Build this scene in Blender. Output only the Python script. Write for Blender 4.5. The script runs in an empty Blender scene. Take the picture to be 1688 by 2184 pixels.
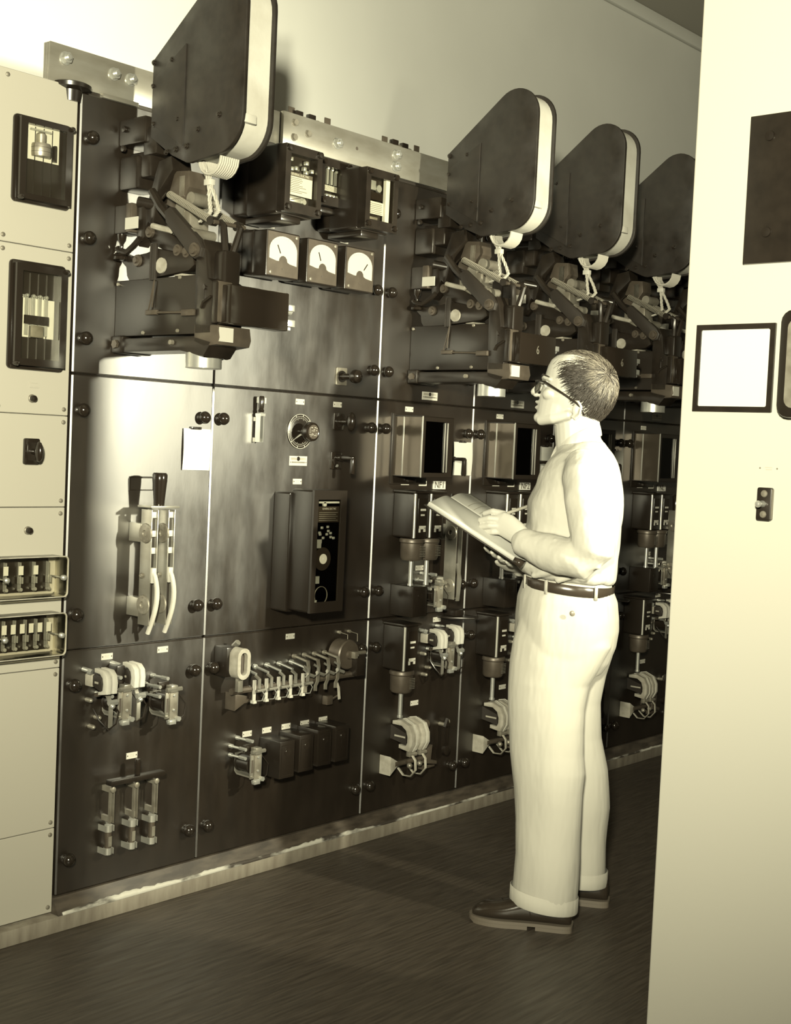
import bpy, bmesh, math, random
from mathutils import Vector, Matrix, Quaternion
random.seed(7)
SC = bpy.context.scene
COL = SC.collection
PI = math.pi
# ------------------------------------------------------------------ camera
FPX = 2761.95; W_, H_ = 1688, 2184
YAW, PITCH, ROLL = math.radians(48.72562), math.radians(2.86872), math.radians(-2.60508)
CAM = Vector((0, -3.117966, 1.43))
_f = Vector((math.sin(YAW)*math.cos(PITCH), math.cos(YAW)*math.cos(PITCH), -math.sin(PITCH)))
_r = Vector((math.cos(YAW), -math.sin(YAW), 0)); _d = _f.cross(_r)
_R = math.cos(ROLL)*_r + math.sin(ROLL)*_d
_D = -math.sin(ROLL)*_r + math.cos(ROLL)*_d
cam = bpy.data.objects.new('camera', bpy.data.cameras.new('camera')); COL.objects.link(cam)
m = Matrix((_R, -_D, -_f)).transposed().to_4x4(); m.translation = CAM
cam.matrix_world = m
cam.data.sensor_fit = 'HORIZONTAL'; cam.data.sensor_width = 36; cam.data.lens = FPX/W_*36
cam.data.clip_start = .02; cam.data.clip_end = 60
SC.camera = cam
# ------------------------------------------------------------------ light and exposure
SC.view_settings.view_transform = 'Standard'; SC.view_settings.look = 'None'
SC.view_settings.gamma = 1; SC.view_settings.exposure = 0.0
wd = bpy.data.worlds.new('world'); SC.world = wd; wd.use_nodes = True
wd.node_tree.nodes['Background'].inputs[0].default_value = (1, .74, .48, 1)
wd.node_tree.nodes['Background'].inputs[1].default_value = .065
def lamp(name, loc, power, radius, aim=None, size=None, color=(1, .955, .69), blend=.6):
    l = bpy.data.lights.new(name, 'SPOT' if size else 'POINT'); l.energy = power; l.shadow_soft_size = radius; l.color = color
    o = bpy.data.objects.new(name, l); COL.objects.link(o); o.location = loc
    if size:
        l.spot_size = math.radians(size); l.spot_blend = blend
        o.rotation_mode = 'QUATERNION'; o.rotation_quaternion = (Vector(aim)-Vector(loc)).to_track_quat('-Z', 'Y')
    return o
lamp('flash_lamp_key', (3.42, -2.80, 1.86), 860, .055, aim=(2.55, 0, 1.65), size=88, blend=1.0)
lamp('flash_lamp_fill', (-.35, -3.2, 1.95), 2350, .10, aim=(4.2, 1, 2.7), size=100, blend=1.0)

def ray(px, py): return _R*((px-W_/2)/FPX) + _D*((py-H_/2)/FPX) + _f
def at(px, py, out=0.0):
    """point seen at a pixel, on the plane standing `out` metres in front of the switchboard"""
    d = ray(px, py); return CAM + d*((-out-CAM.y)/d.y)
def atx(px, py, X):
    d = ray(px, py); return CAM + d*((X-CAM.x)/d.x)
# ------------------------------------------------------------------ materials
def tone(v):
    pts = [(0, (1, .74, .54)), (.02, (1, .78, .58)), (.15, (1, .92, .74)), (.4, (1, 1, .93)), (1, (1, 1, .95))]
    for (a, ca), (b, cb) in zip(pts, pts[1:]):
        if v <= b:
            t = (v-a)/(b-a); c = [ca[i]+(cb[i]-ca[i])*t for i in range(3)]; break
    k = v/(.25*c[0]+.65*c[1]+.1*c[2]); return (c[0]*k, c[1]*k, c[2]*k, 1)
MATS = {}
def mat(name, v, rough=.5, metal=0, noise=None, bump=None, rnoise=None, stretch=None, spec=.5, coat=0, v2=None, cr=(.35, .65), ior=1.5):
    m = bpy.data.materials.new(name); m.use_nodes = True; n = m.node_tree.nodes; l = m.node_tree.links
    b = n['Principled BSDF']; b.inputs['Base Color'].default_value = tone(v); b.inputs['Roughness'].default_value = rough
    b.inputs['Metallic'].default_value = metal; b.inputs['Specular IOR Level'].default_value = spec; b.inputs['Coat Weight'].default_value = coat; b.inputs['IOR'].default_value = ior
    tc = n.new('ShaderNodeTexCoord'); mp = n.new('ShaderNodeMapping'); l.new(tc.outputs['Object'], mp.inputs[0])
    if stretch: mp.inputs['Scale'].default_value = stretch
    def nz(sc, det=5):
        t = n.new('ShaderNodeTexNoise'); t.inputs['Scale'].default_value = sc; t.inputs['Detail'].default_value = det
        l.new(mp.outputs[0], t.inputs['Vector']); return t
    if noise:
        t = nz(noise); r = n.new('ShaderNodeValToRGB'); r.color_ramp.elements[0].position = cr[0]; r.color_ramp.elements[1].position = cr[1]
        r.color_ramp.elements[0].color = tone(v2 if v2 is not None else v*.75); r.color_ramp.elements[1].color = tone(v)
        l.new(t.outputs[0], r.inputs[0]); l.new(r.outputs[0], b.inputs['Base Color'])
    if rnoise:
        t = nz(rnoise[0], 6); q = n.new('ShaderNodeMapRange'); q.inputs[1].default_value = .3; q.inputs[2].default_value = .7
        q.inputs[3].default_value = rnoise[1]; q.inputs[4].default_value = rnoise[2]
        l.new(t.outputs[0], q.inputs[0]); l.new(q.outputs[0], b.inputs['Roughness'])
    if bump:
        t = nz(bump[0], 3); q = n.new('ShaderNodeBump'); q.inputs['Strength'].default_value = bump[1]; q.inputs['Distance'].default_value = bump[2]
        l.new(t.outputs[0], q.inputs['Height']); l.new(q.outputs[0], b.inputs['Normal'])
    MATS[name] = m; return m
mat('white_enamel', .235, .55, bump=(400, .1, .0005))
mat('side_panel_paint', .285, .6)
mat('slate', .010, .38, spec=.9, ior=1.75, noise=9, v2=.007, rnoise=(5, .39, .47), stretch=(2.2, 1, .8), bump=(60, .05, .001))
mat('black', .0075, .28, bump=(150, .08, .0005))
mat('black_gloss', .008, .14)
mat('black_matt', .011, .5, noise=30, v2=.01)
mat('iron', .012, .30, .2, noise=25, v2=.008)
mat('grey_iron', .055, .42, .35, noise=25, v2=.04)
mat('arc_board', .009, .45, noise=40, v2=.006, rnoise=(12, .35, .6), bump=(80, .15, .001))
mat('asbestos', .34, .8, noise=7, v2=.25, bump=(120, .3, .001))
mat('asbestos_grey', .24, .75, noise=30, v2=.16, bump=(150, .3, .001))
mat('bright_metal', .45, .3, .75, noise=20, v2=.4)
mat('dull_metal', .20, .42, .55, noise=30, v2=.13)
mat('brass', .34, .35, .7)
mat('bus_metal', .30, .30, .7, noise=6, v2=.22, stretch=(1, 1, 3))
mat('rope', .25, .8, bump=(500, .5, .002))
mat('spring_steel', .17, .4, .3)
mat('paper', .36, .7)
mat('paper_shade', .34, .7)
mat('plate', .30, .45)
mat('ink', .03, .6)
mat('dial', .27, .5)
mat('skin', .32, .5, bump=(300, .08, .0006))
mat('shirt', .30, .85, bump=(8, .5, .03), stretch=(1.3, 1.3, .8))
mat('trousers', .285, .85, bump=(6, .35, .03), stretch=(1.8, 1.8, .5))
mat('leather', .016, .16, bump=(60, .15, .001))
mat('belt_leather', .022, .22)
mat('sole', .07, .6)
mat('hair_dark', .018, .5)
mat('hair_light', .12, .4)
mat('eye_white', .6, .2)
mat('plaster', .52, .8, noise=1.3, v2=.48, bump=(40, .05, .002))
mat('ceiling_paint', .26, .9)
mat('linoleum', .038, .45, noise=16, v2=.020, stretch=(.5, 7, 1), rnoise=(9, .38, .6))
mat('channel_iron', .042, .5, noise=30, v2=.016, stretch=(.4, 1, 1.5))
mat('plinth_concrete', .13, .7, noise=30, v2=.08, stretch=(1, 1, .2))
mat('worn_edge', .30, .7, noise=14, v2=.02, stretch=(.35, 1, 1), cr=(.44, .52))
mat('pencil_paint', .25, .3)
def slate_mat():
    m = MATS['slate']; n = m.node_tree.nodes; l = m.node_tree.links; b = n['Principled BSDF']
    d = n.new('ShaderNodeBsdfDiffuse'); g = n.new('ShaderNodeBsdfAnisotropic'); g.distribution = 'BECKMANN'
    mx = n.new('ShaderNodeMixShader'); fr = n.new('ShaderNodeFresnel'); fr.inputs['IOR'].default_value = 2.05
    l.new(b.inputs['Base Color'].links[0].from_socket, d.inputs['Color']); g.inputs['Color'].default_value = (1, 1, 1, 1)
    l.new(b.inputs['Roughness'].links[0].from_socket, g.inputs['Roughness'])
    nm = b.inputs['Normal'].links[0].from_socket; l.new(nm, d.inputs['Normal']); l.new(nm, g.inputs['Normal']); l.new(nm, fr.inputs['Normal'])
    l.new(fr.outputs[0], mx.inputs[0]); l.new(d.outputs[0], mx.inputs[1]); l.new(g.outputs[0], mx.inputs[2]); l.new(mx.outputs[0], n['Material Output'].inputs[0])
slate_mat()
def glassmat(name, tint, rough=.03, alpha=.25):
    m = bpy.data.materials.new(name); m.use_nodes = True; n = m.node_tree.nodes; l = m.node_tree.links
    n.remove(n['Principled BSDF']); out = n['Material Output']
    tr = n.new('ShaderNodeBsdfTransparent'); tr.inputs[0].default_value = tint
    gl = n.new('ShaderNodeBsdfGlossy'); gl.inputs['Roughness'].default_value = rough
    mx = n.new('ShaderNodeMixShader'); lw = n.new('ShaderNodeLayerWeight'); lw.inputs[0].default_value = alpha
    l.new(lw.outputs['Fresnel'], mx.inputs[0]); l.new(tr.outputs[0], mx.inputs[1]); l.new(gl.outputs[0], mx.inputs[2]); l.new(mx.outputs[0], out.inputs[0])
    MATS[name] = m
glassmat('clear_glass', (.96, .955, .92, 1), alpha=.12)
glassmat('smoked_glass', (.35, .30, .22, 1))
glassmat('moulded_glass', (.95, .94, .90, 1), .10, .18)
mat('polished_steel', .06, .18, .6)
# ------------------------------------------------------------------ mesh builder (x along the board, o out of it, z up)
class MB:
    def __init__(s): s.bm = bmesh.new()
    def _v(s, p): return s.bm.verts.new((p[0], -p[1], p[2]))
    def box(s, x0, x1, o0, o1, z0, z1, bev=0, seg=2):
        t = bmesh.new(); bmesh.ops.create_cube(t, size=1)
        for v in t.verts: v.co = Vector(((x0+x1)/2+v.co.x*(x1-x0), -(o0+o1)/2+v.co.y*(o1-o0), (z0+z1)/2+v.co.z*(z1-z0)))
        if bev: bmesh.ops.bevel(t, geom=list(t.edges), offset=bev, segments=seg, affect='EDGES', profile=.5)
        s._merge(t); return s
    def rbox(s, x0, x1, o0, o1, z0, z1, r, bev=0):
        """box with the four edges running out of the board rounded"""
        P = []
        for cx, cz, a0 in ((x1-r, z1-r, 0), (x0+r, z1-r, 90), (x0+r, z0+r, 180), (x1-r, z0+r, 270)):
            for k in range(5):
                a = math.radians(a0+22.5*k); P.append((cx+r*math.cos(a), cz+r*math.sin(a)))
        return s.prism(P, 'o', o0, o1, bev)
    def _merge(s, t):
        mp = {}
        for v in t.verts: mp[v] = s.bm.verts.new(v.co)
        for f in t.faces:
            try: s.bm.faces.new([mp[v] for v in f.verts])
            except ValueError: pass
        t.free()
    def prism(s, P, ax, a, b, bev=0):
        t = bmesh.new()
        def q(u, w, k):
            return (k, -u, w) if ax == 'x' else (u, -k, w) if ax == 'o' else (u, -w, k)
        A = [t.verts.new(q(u, w, a)) for u, w in P]; B = [t.verts.new(q(u, w, b)) for u, w in P]
        n = len(P); fa = t.faces.new(A); fb = t.faces.new(B[::-1])
        for i in range(n): t.faces.new((A[i], B[i], B[(i+1) % n], A[(i+1) % n]))
        bmesh.ops.recalc_face_normals(t, faces=list(t.faces))
        if bev:
            bmesh.ops.bevel(t, geom=[e for e in t.edges if all((v in A) for v in e.verts) or all((v in B) for v in e.verts)], offset=bev, segments=2, affect='EDGES', profile=.5)
        s._merge(t); return s
    def ring(s, P, Q, ax, a, b):
        """frame: outer outline P, inner outline Q (same count), extruded a..b"""
        def q(u, w, k):
            return (k, u, w) if ax == 'x' else (u, k, w)
        n = len(P); V = [[s._v(q(u, w, k)) for u, w in L] for L in (P, Q) for k in (a, b)]
        for i in range(n):
            j = (i+1) % n
            for f in ((V[0][i], V[0][j], V[1][j], V[1][i]), (V[2][i], V[3][i], V[3][j], V[2][j]), (V[0][i], V[2][i], V[2][j], V[0][j]), (V[1][i], V[1][j], V[3][j], V[3][i])):
                s.bm.faces.new(f)
        bmesh.ops.recalc_face_normals(s.bm, faces=list(s.bm.faces)); return s
    def cyl(s, p, q, r, r2=None, n=14, cap=True):
        return s.tube([p, q], [r, r if r2 is None else r2], n, cap)
    def tube(s, pts, r, n=8, cap=True, flat=None):
        P = [Vector((p[0], -p[1], p[2])) for p in pts]
        R = r if isinstance(r, (list, tuple)) else [r]*len(P)
        up = None; rings = []
        for i, p in enumerate(P):
            t = (P[min(i+1, len(P)-1)]-P[max(i-1, 0)]).normalized()
            if up is None:
                up = t.orthogonal().normalized() if flat is None else Vector((flat[0], -flat[1], flat[2]))
            up = (up - t*up.dot(t)).normalized(); w = t.cross(up)
            k = 1 if flat is None else flat[3]
            rings.append([s.bm.verts.new(p+(up*math.cos(2*PI*j/n)*R[i]+w*math.sin(2*PI*j/n)*R[i]*k)) for j in range(n)])
        for a, b in zip(rings, rings[1:]):
            for j in range(n): s.bm.faces.new((a[j], a[(j+1) % n], b[(j+1) % n], b[j]))
        if cap: s.bm.faces.new(rings[0][::-1]); s.bm.faces.new(rings[-1])
        return s
    def strip(s, pts, w, t, up=(1, 0, 0)):
        """flat strap along pts, width w along `up`, thickness t"""
        P = [Vector((p[0], -p[1], p[2])) for p in pts]; U = Vector((up[0], -up[1], up[2])); rings = []
        for i, p in enumerate(P):
            d = (P[min(i+1, len(P)-1)]-P[max(i-1, 0)]).normalized(); u = (U-d*U.dot(d)).normalized(); k = d.cross(u)
            rings.append([s.bm.verts.new(p+u*a*w/2+k*b*t/2) for a, b in ((-1, -1), (1, -1), (1, 1), (-1, 1))])
        for a, b in zip(rings, rings[1:]):
            for j in range(4): s.bm.faces.new((a[j], a[(j+1) % 4], b[(j+1) % 4], b[j]))
        s.bm.faces.new(rings[0][::-1]); s.bm.faces.new(rings[-1]); return s
    def lathe(s, c, prof, axis='o', n=24):
        """prof = (distance along axis, radius)"""
        rings = []
        for h, r in prof:
            rg = []
            for j in range(n):
                a = 2*PI*j/n; u, w = max(r, 1e-5)*math.cos(a), max(r, 1e-5)*math.sin(a)
                p = (u, h, w) if axis == 'o' else (u, w, h) if axis == 'z' else (h, u, w)
                rg.append(s._v((c[0]+p[0], c[1]+p[1], c[2]+p[2])))
            rings.append(rg)
        for a, b in zip(rings, rings[1:]):
            for j in range(n): s.bm.faces.new((a[j], a[(j+1) % n], b[(j+1) % n], b[j]))
        s.bm.faces.new(rings[0]); s.bm.faces.new(rings[-1])
        return s
    def sph(s, c, r, k=(1, 1, 1), n=16):
        prof = [(-math.cos(PI*i/(n//2))*r*k[1], math.sin(PI*i/(n//2))*r) for i in range(n//2+1)]
        a = len(s.bm.verts); s.lathe(c, prof, 'o', n)
        s.bm.verts.ensure_lookup_table()
        for v in list(s.bm.verts)[a:]:
            v.co.x = c[0]+(v.co.x-c[0])*k[0]; v.co.z = c[2]+(v.co.z-c[2])*k[2]
        return s
    def helix(s, p, q, R, r, turns, n=10):
        P = Vector(p); Q = Vector(q); t = (Q-P).normalized(); u = t.orthogonal().normalized(); w = t.cross(u)
        pts = [P+(Q-P)*(i/(turns*n))+u*R*math.cos(2*PI*i/n)+w*R*math.sin(2*PI*i/n) for i in range(turns*n+1)]
        return s.tube([tuple(x) for x in pts], r, 5)
    def hexa(s, c, r, h, axis='o'):
        P = [(math.cos(PI/3*k+.2)*r, math.sin(PI/3*k+.2)*r) for k in range(6)]
        if axis == 'o': return s.prism([(c[0]+u, c[2]+w) for u, w in P], 'o', c[1], c[1]+h)
        return s.prism([(c[1]+u, c[2]+w) for u, w in P], 'x', c[0], c[0]-h)
    def build(s, name, mt, parent=None, smooth=True, ang=38, label=None):
        me = bpy.data.meshes.new(name); bmesh.ops.recalc_face_normals(s.bm, faces=list(s.bm.faces)); s.bm.to_mesh(me); s.bm.free()
        me.materials.append(MATS[mt])
        if smooth:
            me.polygons.foreach_set('use_smooth', [True]*len(me.polygons)); me.set_sharp_from_angle(angle=math.radians(ang))
        o = bpy.data.objects.new(name, me); COL.objects.link(o)
        if parent: o.parent = parent
        if label: o['label'] = label
        return o
def tag(o, label, cat, group=None, kind=None):
    o['label'] = label; o['category'] = cat
    if group: o['group'] = group
    if kind: o['kind'] = kind
    return o
def thing(name, label, cat, loc=(0, 0, 0), rz=0, group=None):
    o = bpy.data.objects.new(name, None); COL.objects.link(o); o.location = loc; o.rotation_euler = (0, 0, rz); o.empty_display_size = .02
    return tag(o, label, cat, group)
def kids(o): return [c for c in COL.objects if c.parent == o]
def dup(o, dx=(0, 0, 0), label=None, parent=None):
    c = o.copy(); COL.objects.link(c)
    if parent: c.parent = parent
    else: c.location = o.location+Vector(dx)
    if label: c['label'] = label
    for ch in kids(o): dup(ch, parent=c)
    return c
def struct(name, mb, mt, **k):
    o = mb.build(name, mt, **k); o['kind'] = 'structure'; return o
def text(name, body, size, mt, parent, loc, rot=(PI/2, 0, 0), sx=1.0, ext=.0004, align='CENTER', label=None):
    c = bpy.data.curves.new(name, 'FONT'); c.body = body; c.size = size; c.align_x = align; c.align_y = 'CENTER'; c.extrude = ext
    t = bpy.data.objects.new(name+'_tmp', c); COL.objects.link(t)
    me = bpy.data.meshes.new_from_object(t.evaluated_get(bpy.context.evaluated_depsgraph_get())); COL.objects.unlink(t); bpy.data.objects.remove(t)
    me.materials.clear(); me.materials.append(MATS[mt]); me.name = name
    o = bpy.data.objects.new(name, me); COL.objects.link(o); o.parent = parent
    o.location = (loc[0], -loc[1], loc[2]); o.rotation_euler = rot; o.scale = (sx, 1, 1)
    if label: o['label'] = label
    return o

# ================================================================== ROOM
struct('floor', MB().box(-4, 12, -1.0, 6, -.05, 0), 'linoleum')
struct('wall_back', MB().box(-4, 12, -1.1, -1.0, 0, 4.1), 'plaster')
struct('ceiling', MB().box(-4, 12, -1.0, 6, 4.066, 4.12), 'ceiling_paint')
struct('trim_1', MB().box(-4, 12, -1.0, -.965, 3.99, 4.066, .008), 'plaster')
struct('wall_far', MB().box(10.2, 10.3, -1.0, 6, 0, 4.066), 'plaster')
# plinth and channel below the switchboard
X0, X1, X2, X3 = 2.1425, 2.664, 3.430, 3.985
BW = .555
SEAMS = [X0, X1, X2, X3, X3+BW, X3+2*BW, X3+3*BW, X3+4*BW]
ZB, ZL, ZM, ZT = .093, .806, 1.597, 2.381
struct('trim_2', MB().box(1.5, SEAMS[-1], -.35, .034, 0, .046, .003), 'plinth_concrete')
t = MB().prism([(-.03, .046), (.034, .048), (.030, .054), (.006, .0925), (-.03, .0925)], 'x', X0-.01, SEAMS[-1])
struct('trim_3', t, 'channel_iron')
# flaking paint along the lip of the channel: an irregular band of its own
t = MB(); n = 260; xa, xb = X0+.005, 5.6; rr = random.Random(3)
A = []; B = []
for i in range(n+1):
    x = xa+(xb-xa)*i/n; k = (.4+.6*abs(math.sin(x*3.1+.4))*abs(math.sin(x*7.3)))*(1 if x < 3.4 else .45)
    z1 = .0515+.012*k*rr.uniform(.6, 1.1); o1 = .0308-(z1-.054)*.62
    A.append(t._v((x, .0355, .0465))); B.append(t._v((x, o1+.001, z1)))
for i in range(n): t.bm.faces.new((A[i], A[i+1], B[i+1], B[i]))
o = struct('trim_4', t, 'worn_edge')
sm = o.modifiers.new('thick', 'SOLIDIFY'); sm.thickness = .0012

# ================================================================== SLATE PANELS
ROWN = ['upper', 'middle', 'lower']
BAYN = ['first bay from the left', 'second, widest bay from the left', 'bay carded NF1', 'bay carded NF2 in front of the man', 'bay behind the man', 'farthest bay, right of the man']
def bolt(parent, x, z):
    return MB().lathe((x, 0, z), [(0, .0155), (.004, .0155), (.006, .0125), (.0085, .0125), (.0095, .0165), (.014, .0195), (.021, .0195), (.028, .016), (.033, .010), (.0355, .0035), (.0358, 0)], 'o', 20).build('acorn_bolt', 'black_gloss', parent)
for b in range(len(SEAMS)-1):
    xa, xb = SEAMS[b], SEAMS[b+1]
    if b == 6: continue
    for r, (za, zb) in enumerate(((ZM, ZT), (ZL, ZM), (ZB, ZL))):
        root = thing('slate_panel', 'black slate switchboard slab, %s row, %s' % (ROWN[r], BAYN[b]), 'panel', ((xa+xb)/2, 0, za), group='slate panels of the switchboard')
        w = (xb-xa)/2
        MB().box(-w+.0008, w-.0008, -.032, 0, .0008, zb-za-.0008, .0042, 1).build('slab', 'slate', root, smooth=False)
        zs = ((2.257, 1.978, 1.697), (1.494, .910), (.706, .198))[r]
        for z in zs:
            for sx in (-1, 1): bolt(root, sx*(w-.0315 if sx < 0 else w-.045), z-za)
# supporting steel angle frame behind, seen at the left edge of the board
t = thing('support_frame', 'steel angle posts standing behind the slate slabs', 'frame', (X0, .1, 0))
for x in SEAMS[:-1]:
    MB().box(x-X0+.01, x-X0+.04, -.02, .04, .05, 2.40).build('post', 'iron', t)

# ================================================================== BUS BARS ABOVE THE BOARD
zt0, zt1 = 2.392, 2.497
root = thing('busbar', 'flat light metal busbar on top of the board, left piece', 'busbar', (2.046, 0, zt0), group='busbars above the board')
for k in range(3): MB().box(0, 1.0, -.012-.011*k-.009, -.012-.011*k, 0, zt1-zt0, .001).build('bar', 'bus_metal', root)
def nut(root, x, z, o, big=.016, stud=True):
    mb = MB().lathe((x, o, z), [(0, big*1.15), (.003, big*1.15)], 'o', 20).hexa((x, o+.003, z), big, .013)
    if stud: mb.lathe((x, o, z), [(0, big*.55), (.022, big*.55), (.024, big*.4)], 'o', 12)
    mb.build('hex_nut', 'bright_metal', root)
for px, py in ((140, 124), (243, 158), (279, 170)):
    p = at(px, py, -.01); nut(root, p.x-2.046, p.z-zt0, -.012)
xs = at(603, 270, .0).x
root2 = thing('busbar', 'longer metal busbar on top of the board, running right from behind the first arc chute', 'busbar', (xs, 0, zt0), group='busbars above the board')
MB().box(0, 2.4, -.011, .004, -.002, zt1-zt0+.002, .001).build('bar', 'bus_metal', root2)
for px, py in ((627, 262), (625, 293), (655, 286)):
    p = at(px, py); MB().lathe((p.x-xs, .004, p.z-zt0), [(0, .0125), (.002, .0125)], 'o').hexa((p.x-xs, .006, p.z-zt0), .0105, .008).build('hex_bolt', 'dull_metal', root2)
for px, py in ((726, 305), (852, 329), (850, 354)):
    p = at(px, py, .02); nut(root2, p.x-xs, p.z-zt0, .004)
p = at(760, 317); MB().lathe((p.x-xs, .0035, p.z-zt0), [(0, .006), (.001, .006)], 'o').build('hole', 'ink', root2)
root3 = thing('insulating_strip', 'thin dark laminated strips lying under the busbars', 'strip', (2.10, 0, 2.381), group=None)
for k in range(3): MB().box(.02, 3.0, -.014-.012*k-.006, -.014-.012*k, .0, .010).build('lamination', 'black_matt', root3)
t = thing('bus_support_block', 'light metal block under the left busbar', 'block', (2.215, 0, 2.381))
MB().box(0, .125, -.04, .002, .0, .0125, .001).build('block', 'bus_metal', t)
p = at(140, 168)
t = thing('post_insulator', 'black round insulator cap under the left busbar end', 'insulator', (p.x+.03, 0, 2.358))
MB().lathe((0, -.02, .02), [(-.03, .03), (.0, .034), (.006, .056), (.016, .058), (.02, .05)], 'z', 28).build('cap', 'black', t)
MB().cyl((0, -.02, .035), (0, -.02, .052), .008).build('stud', 'bright_metal', t)
for g, lst in ((0, ((623, 228), (700, 252))), (1, ((822, 291), (890, 311)))):
    for i, (px, py) in enumerate(lst):
        p = at(px, py, -.12)
        t = thing('bus_tab', 'thin upright copper tab rising behind the busbar, %s of the %s pair' % (('left', 'right')[i], ('left', 'right')[g]), 'tab', (p.x, .12, p.z-.055), group='copper tabs behind the busbar')
        MB().box(-.014, .014, -.004, 0, -.1, .055).build('tab', 'grey_iron', t)
    for i, (px, py) in enumerate((((643, 237), (670, 245)), ((847, 298), (868, 306)))[g]):
        p = at(px, py, -.10)
        t = thing('cable_clamp', 'small dark clamp between the copper tabs, %s of the %s pair' % (('left', 'right')[i], ('left', 'right')[g]), 'clamp', (p.x, .10, p.z-.028), group='clamps behind the busbar')
        MB().box(-.02, .012, -.02, .0, -.06, .028, .003).build('clamp_body', 'iron', t)
        MB().cyl((-.03, -.01, .0), (.03, -.01, .004), .012).build('clamp_bolt', 'dull_metal', t)

# ================================================================== WHITE CABINET AT THE LEFT
CX0, CX1 = 1.50, 2.133
root = thing('instrument_cabinet', 'white enamelled steel instrument cabinet standing left of the black slabs', 'cabinet', ((CX0+CX1)/2, 0, .0))
MB().box(CX0-1.8165, CX1-1.8165, -.35, -.012, .05, 2.39).build('carcass', 'white_enamel', root, smooth=False)
MB().box(CX0-1.8165, CX1-1.8165, -.33, -.02, 0, .05).build('toe_kick', 'channel_iron', root, smooth=False)
zc = [.05, .297, .760, 1.218, 1.475, 1.932, 2.39]
for a, b in zip(zc, zc[1:]):
    p = MB().box(CX0-1.8165, CX1-1.8165, -.012, 0, a+.001, b-.001, .0015, 1).build('cover_plate', 'white_enamel', root, smooth=False)
    for z in (a+.018, b-.018):
        for x in (CX1-.014, 1.911):
            MB().lathe((x-1.8165, 0, z), [(0, .0065), (.002, .006), (.0035, .003), (.0038, 0)], 'o', 12).build('screw', 'dull_metal', p)
def flush_relay(px, name, label, kind):
    (xl, yt), (xr, yb) = px
    a = at(xl, yt, .02); b = at(xr, yb, .02); cx = (a.x+b.x)/2; cz = (a.z+b.z)/2; w = (b.x-a.x)/2; h = (a.z-b.z)/2
    r = thing(name, label, 'relay', (cx, 0, cz))
    MB().rbox(-w, w, 0, .010, -h, h, .012, .003).build('flange', 'black_gloss', r)
    P = [(-w*.90, -h*.93), (w*.90, -h*.93), (w*.90, h*.93), (-w*.90, h*.93)]; Q = [(u*.76, v*.86) for u, v in P]
    MB().ring(P, Q, 'o', .008, .030).build('cover_frame', 'black_gloss', r)
    MB().box(-w*.7, w*.7, .009, .011, -h*.82, h*.82).build('back', 'black', r)
    MB().box(-w*.7, w*.7, .027, .0285, -h*.82, h*.82).build('glass', 'clear_glass', r)
    if kind == 0:
        MB().box(-w*.55, w*.55, .0105, .0125, h*.02, h*.80).build('inner_case', 'paper_shade', r)
        MB().lathe((-w*.12, .0165, 0), [(h*.10, .016), (h*.10, .026), (h*.15, .0275), (h*.36, .0275), (h*.40, .026), (h*.40, .014), (h*.62, .014), (h*.66, .010)], 'z', 24).build('drum', 'dull_metal', r)
        for k in range(2): MB().lathe((-w*.12, .0165, h*(.2+.1*k)), [(0, .0279), (.0012, .0279)], 'z', 24).build('drum_scale', 'ink', r)
        MB().box(w*.30, w*.38, .012, .026, h*.05, h*.42).build('bracket', 'iron', r)
        MB().box(-w*.5, w*.2, .012, .022, h*.68, h*.72).build('bridge', 'bright_metal', r)
    else:
        MB().box(-w*.55, w*.58, .0105, .0125, -h*.40, h*.32).build('inner_plate', 'paper_shade', r)
        for k in range(4):
            x = -w*.45+k*w*.23
            MB().box(x-.004, x+.004, .013, .020, -h*.36, h*.38).sph((x, .02, h*.36), .006, n=8).build('contact_finger', 'bright_metal', r)
        MB().box(-w*.55, w*.3, .02, .026, -h*.16, h*.0).build('cross_bar', 'black', r)
        MB().box(-w*.32, w*.12, .018, .026, -h*.40, -h*.18, .002).build('magnet', 'dull_metal', r)
    for x in (-w*.30, 0, w*.30): MB().box(x-.001, x+.001, .0115, .014, -h*.80, h*.78).build('rib', 'iron', r)
    for x, z in ((w*.86, h*.88), (-w*.84, -h*.9)): MB().lathe((x, .03, z), [(-.01, .006), (.006, .007), (.010, .005), (.011, 0)], 'o', 14).build('cover_knob', 'black_gloss', r)
    return r
flush_relay(((36, 238), (152, 450)), 'meter_relay', 'flush black relay with a ribbed metering drum behind glass, top of white cabinet', 0)
flush_relay(((27, 550), (139, 795)), 'auxiliary_relay', 'tall flush black relay with silver contact fingers behind glass, on white cabinet', 1)
def button(px, py, label):
    p = at(px, py, .012); r = thing('push_button', label, 'button', (p.x, 0, p.z), group='push buttons on the white cabinet')
    MB().lathe((0, 0, 0), [(0, .0115), (.003, .0115), (.005, .0095)], 'o', 20).build('bezel', 'dull_metal', r)
    MB().lathe((0, .004, 0), [(0, .009), (.010, .009), (.012, .0075), (.0125, 0)], 'o', 20).build('cap', 'black_gloss', r)
button(73, 850, 'small round black push button under the embossed label, on white cabinet')
button(64, 1132, 'small round black push button above the glass fuse boxes')
p = at(73, 821); r = thing('embossed_label', 'small embossed white label strip above a push button', 'label', (p.x, 0, p.z))
MB().box(-.014, .014, 0, .0015, -.008, .008).build('plate', 'white_enamel', r)
for k in (-1, 1): MB().box(-.010, .010, .0015, .0019, k*.0045-.0005, k*.0045+.0005).build('line', 'asbestos_grey', r)
p = at(69, 963, .01); r = thing('selector_switch', 'square black selector switch with oval handle on the white cabinet', 'switch', (p.x, 0, p.z))
MB().rbox(-.024, .024, 0, .010, -.036, .036, .005, .002).build('escutcheon', 'black_gloss', r)
MB().rbox(-.015, .015, .010, .012, -.025, .025, .002).build('dial_plate', 'iron', r)
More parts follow.
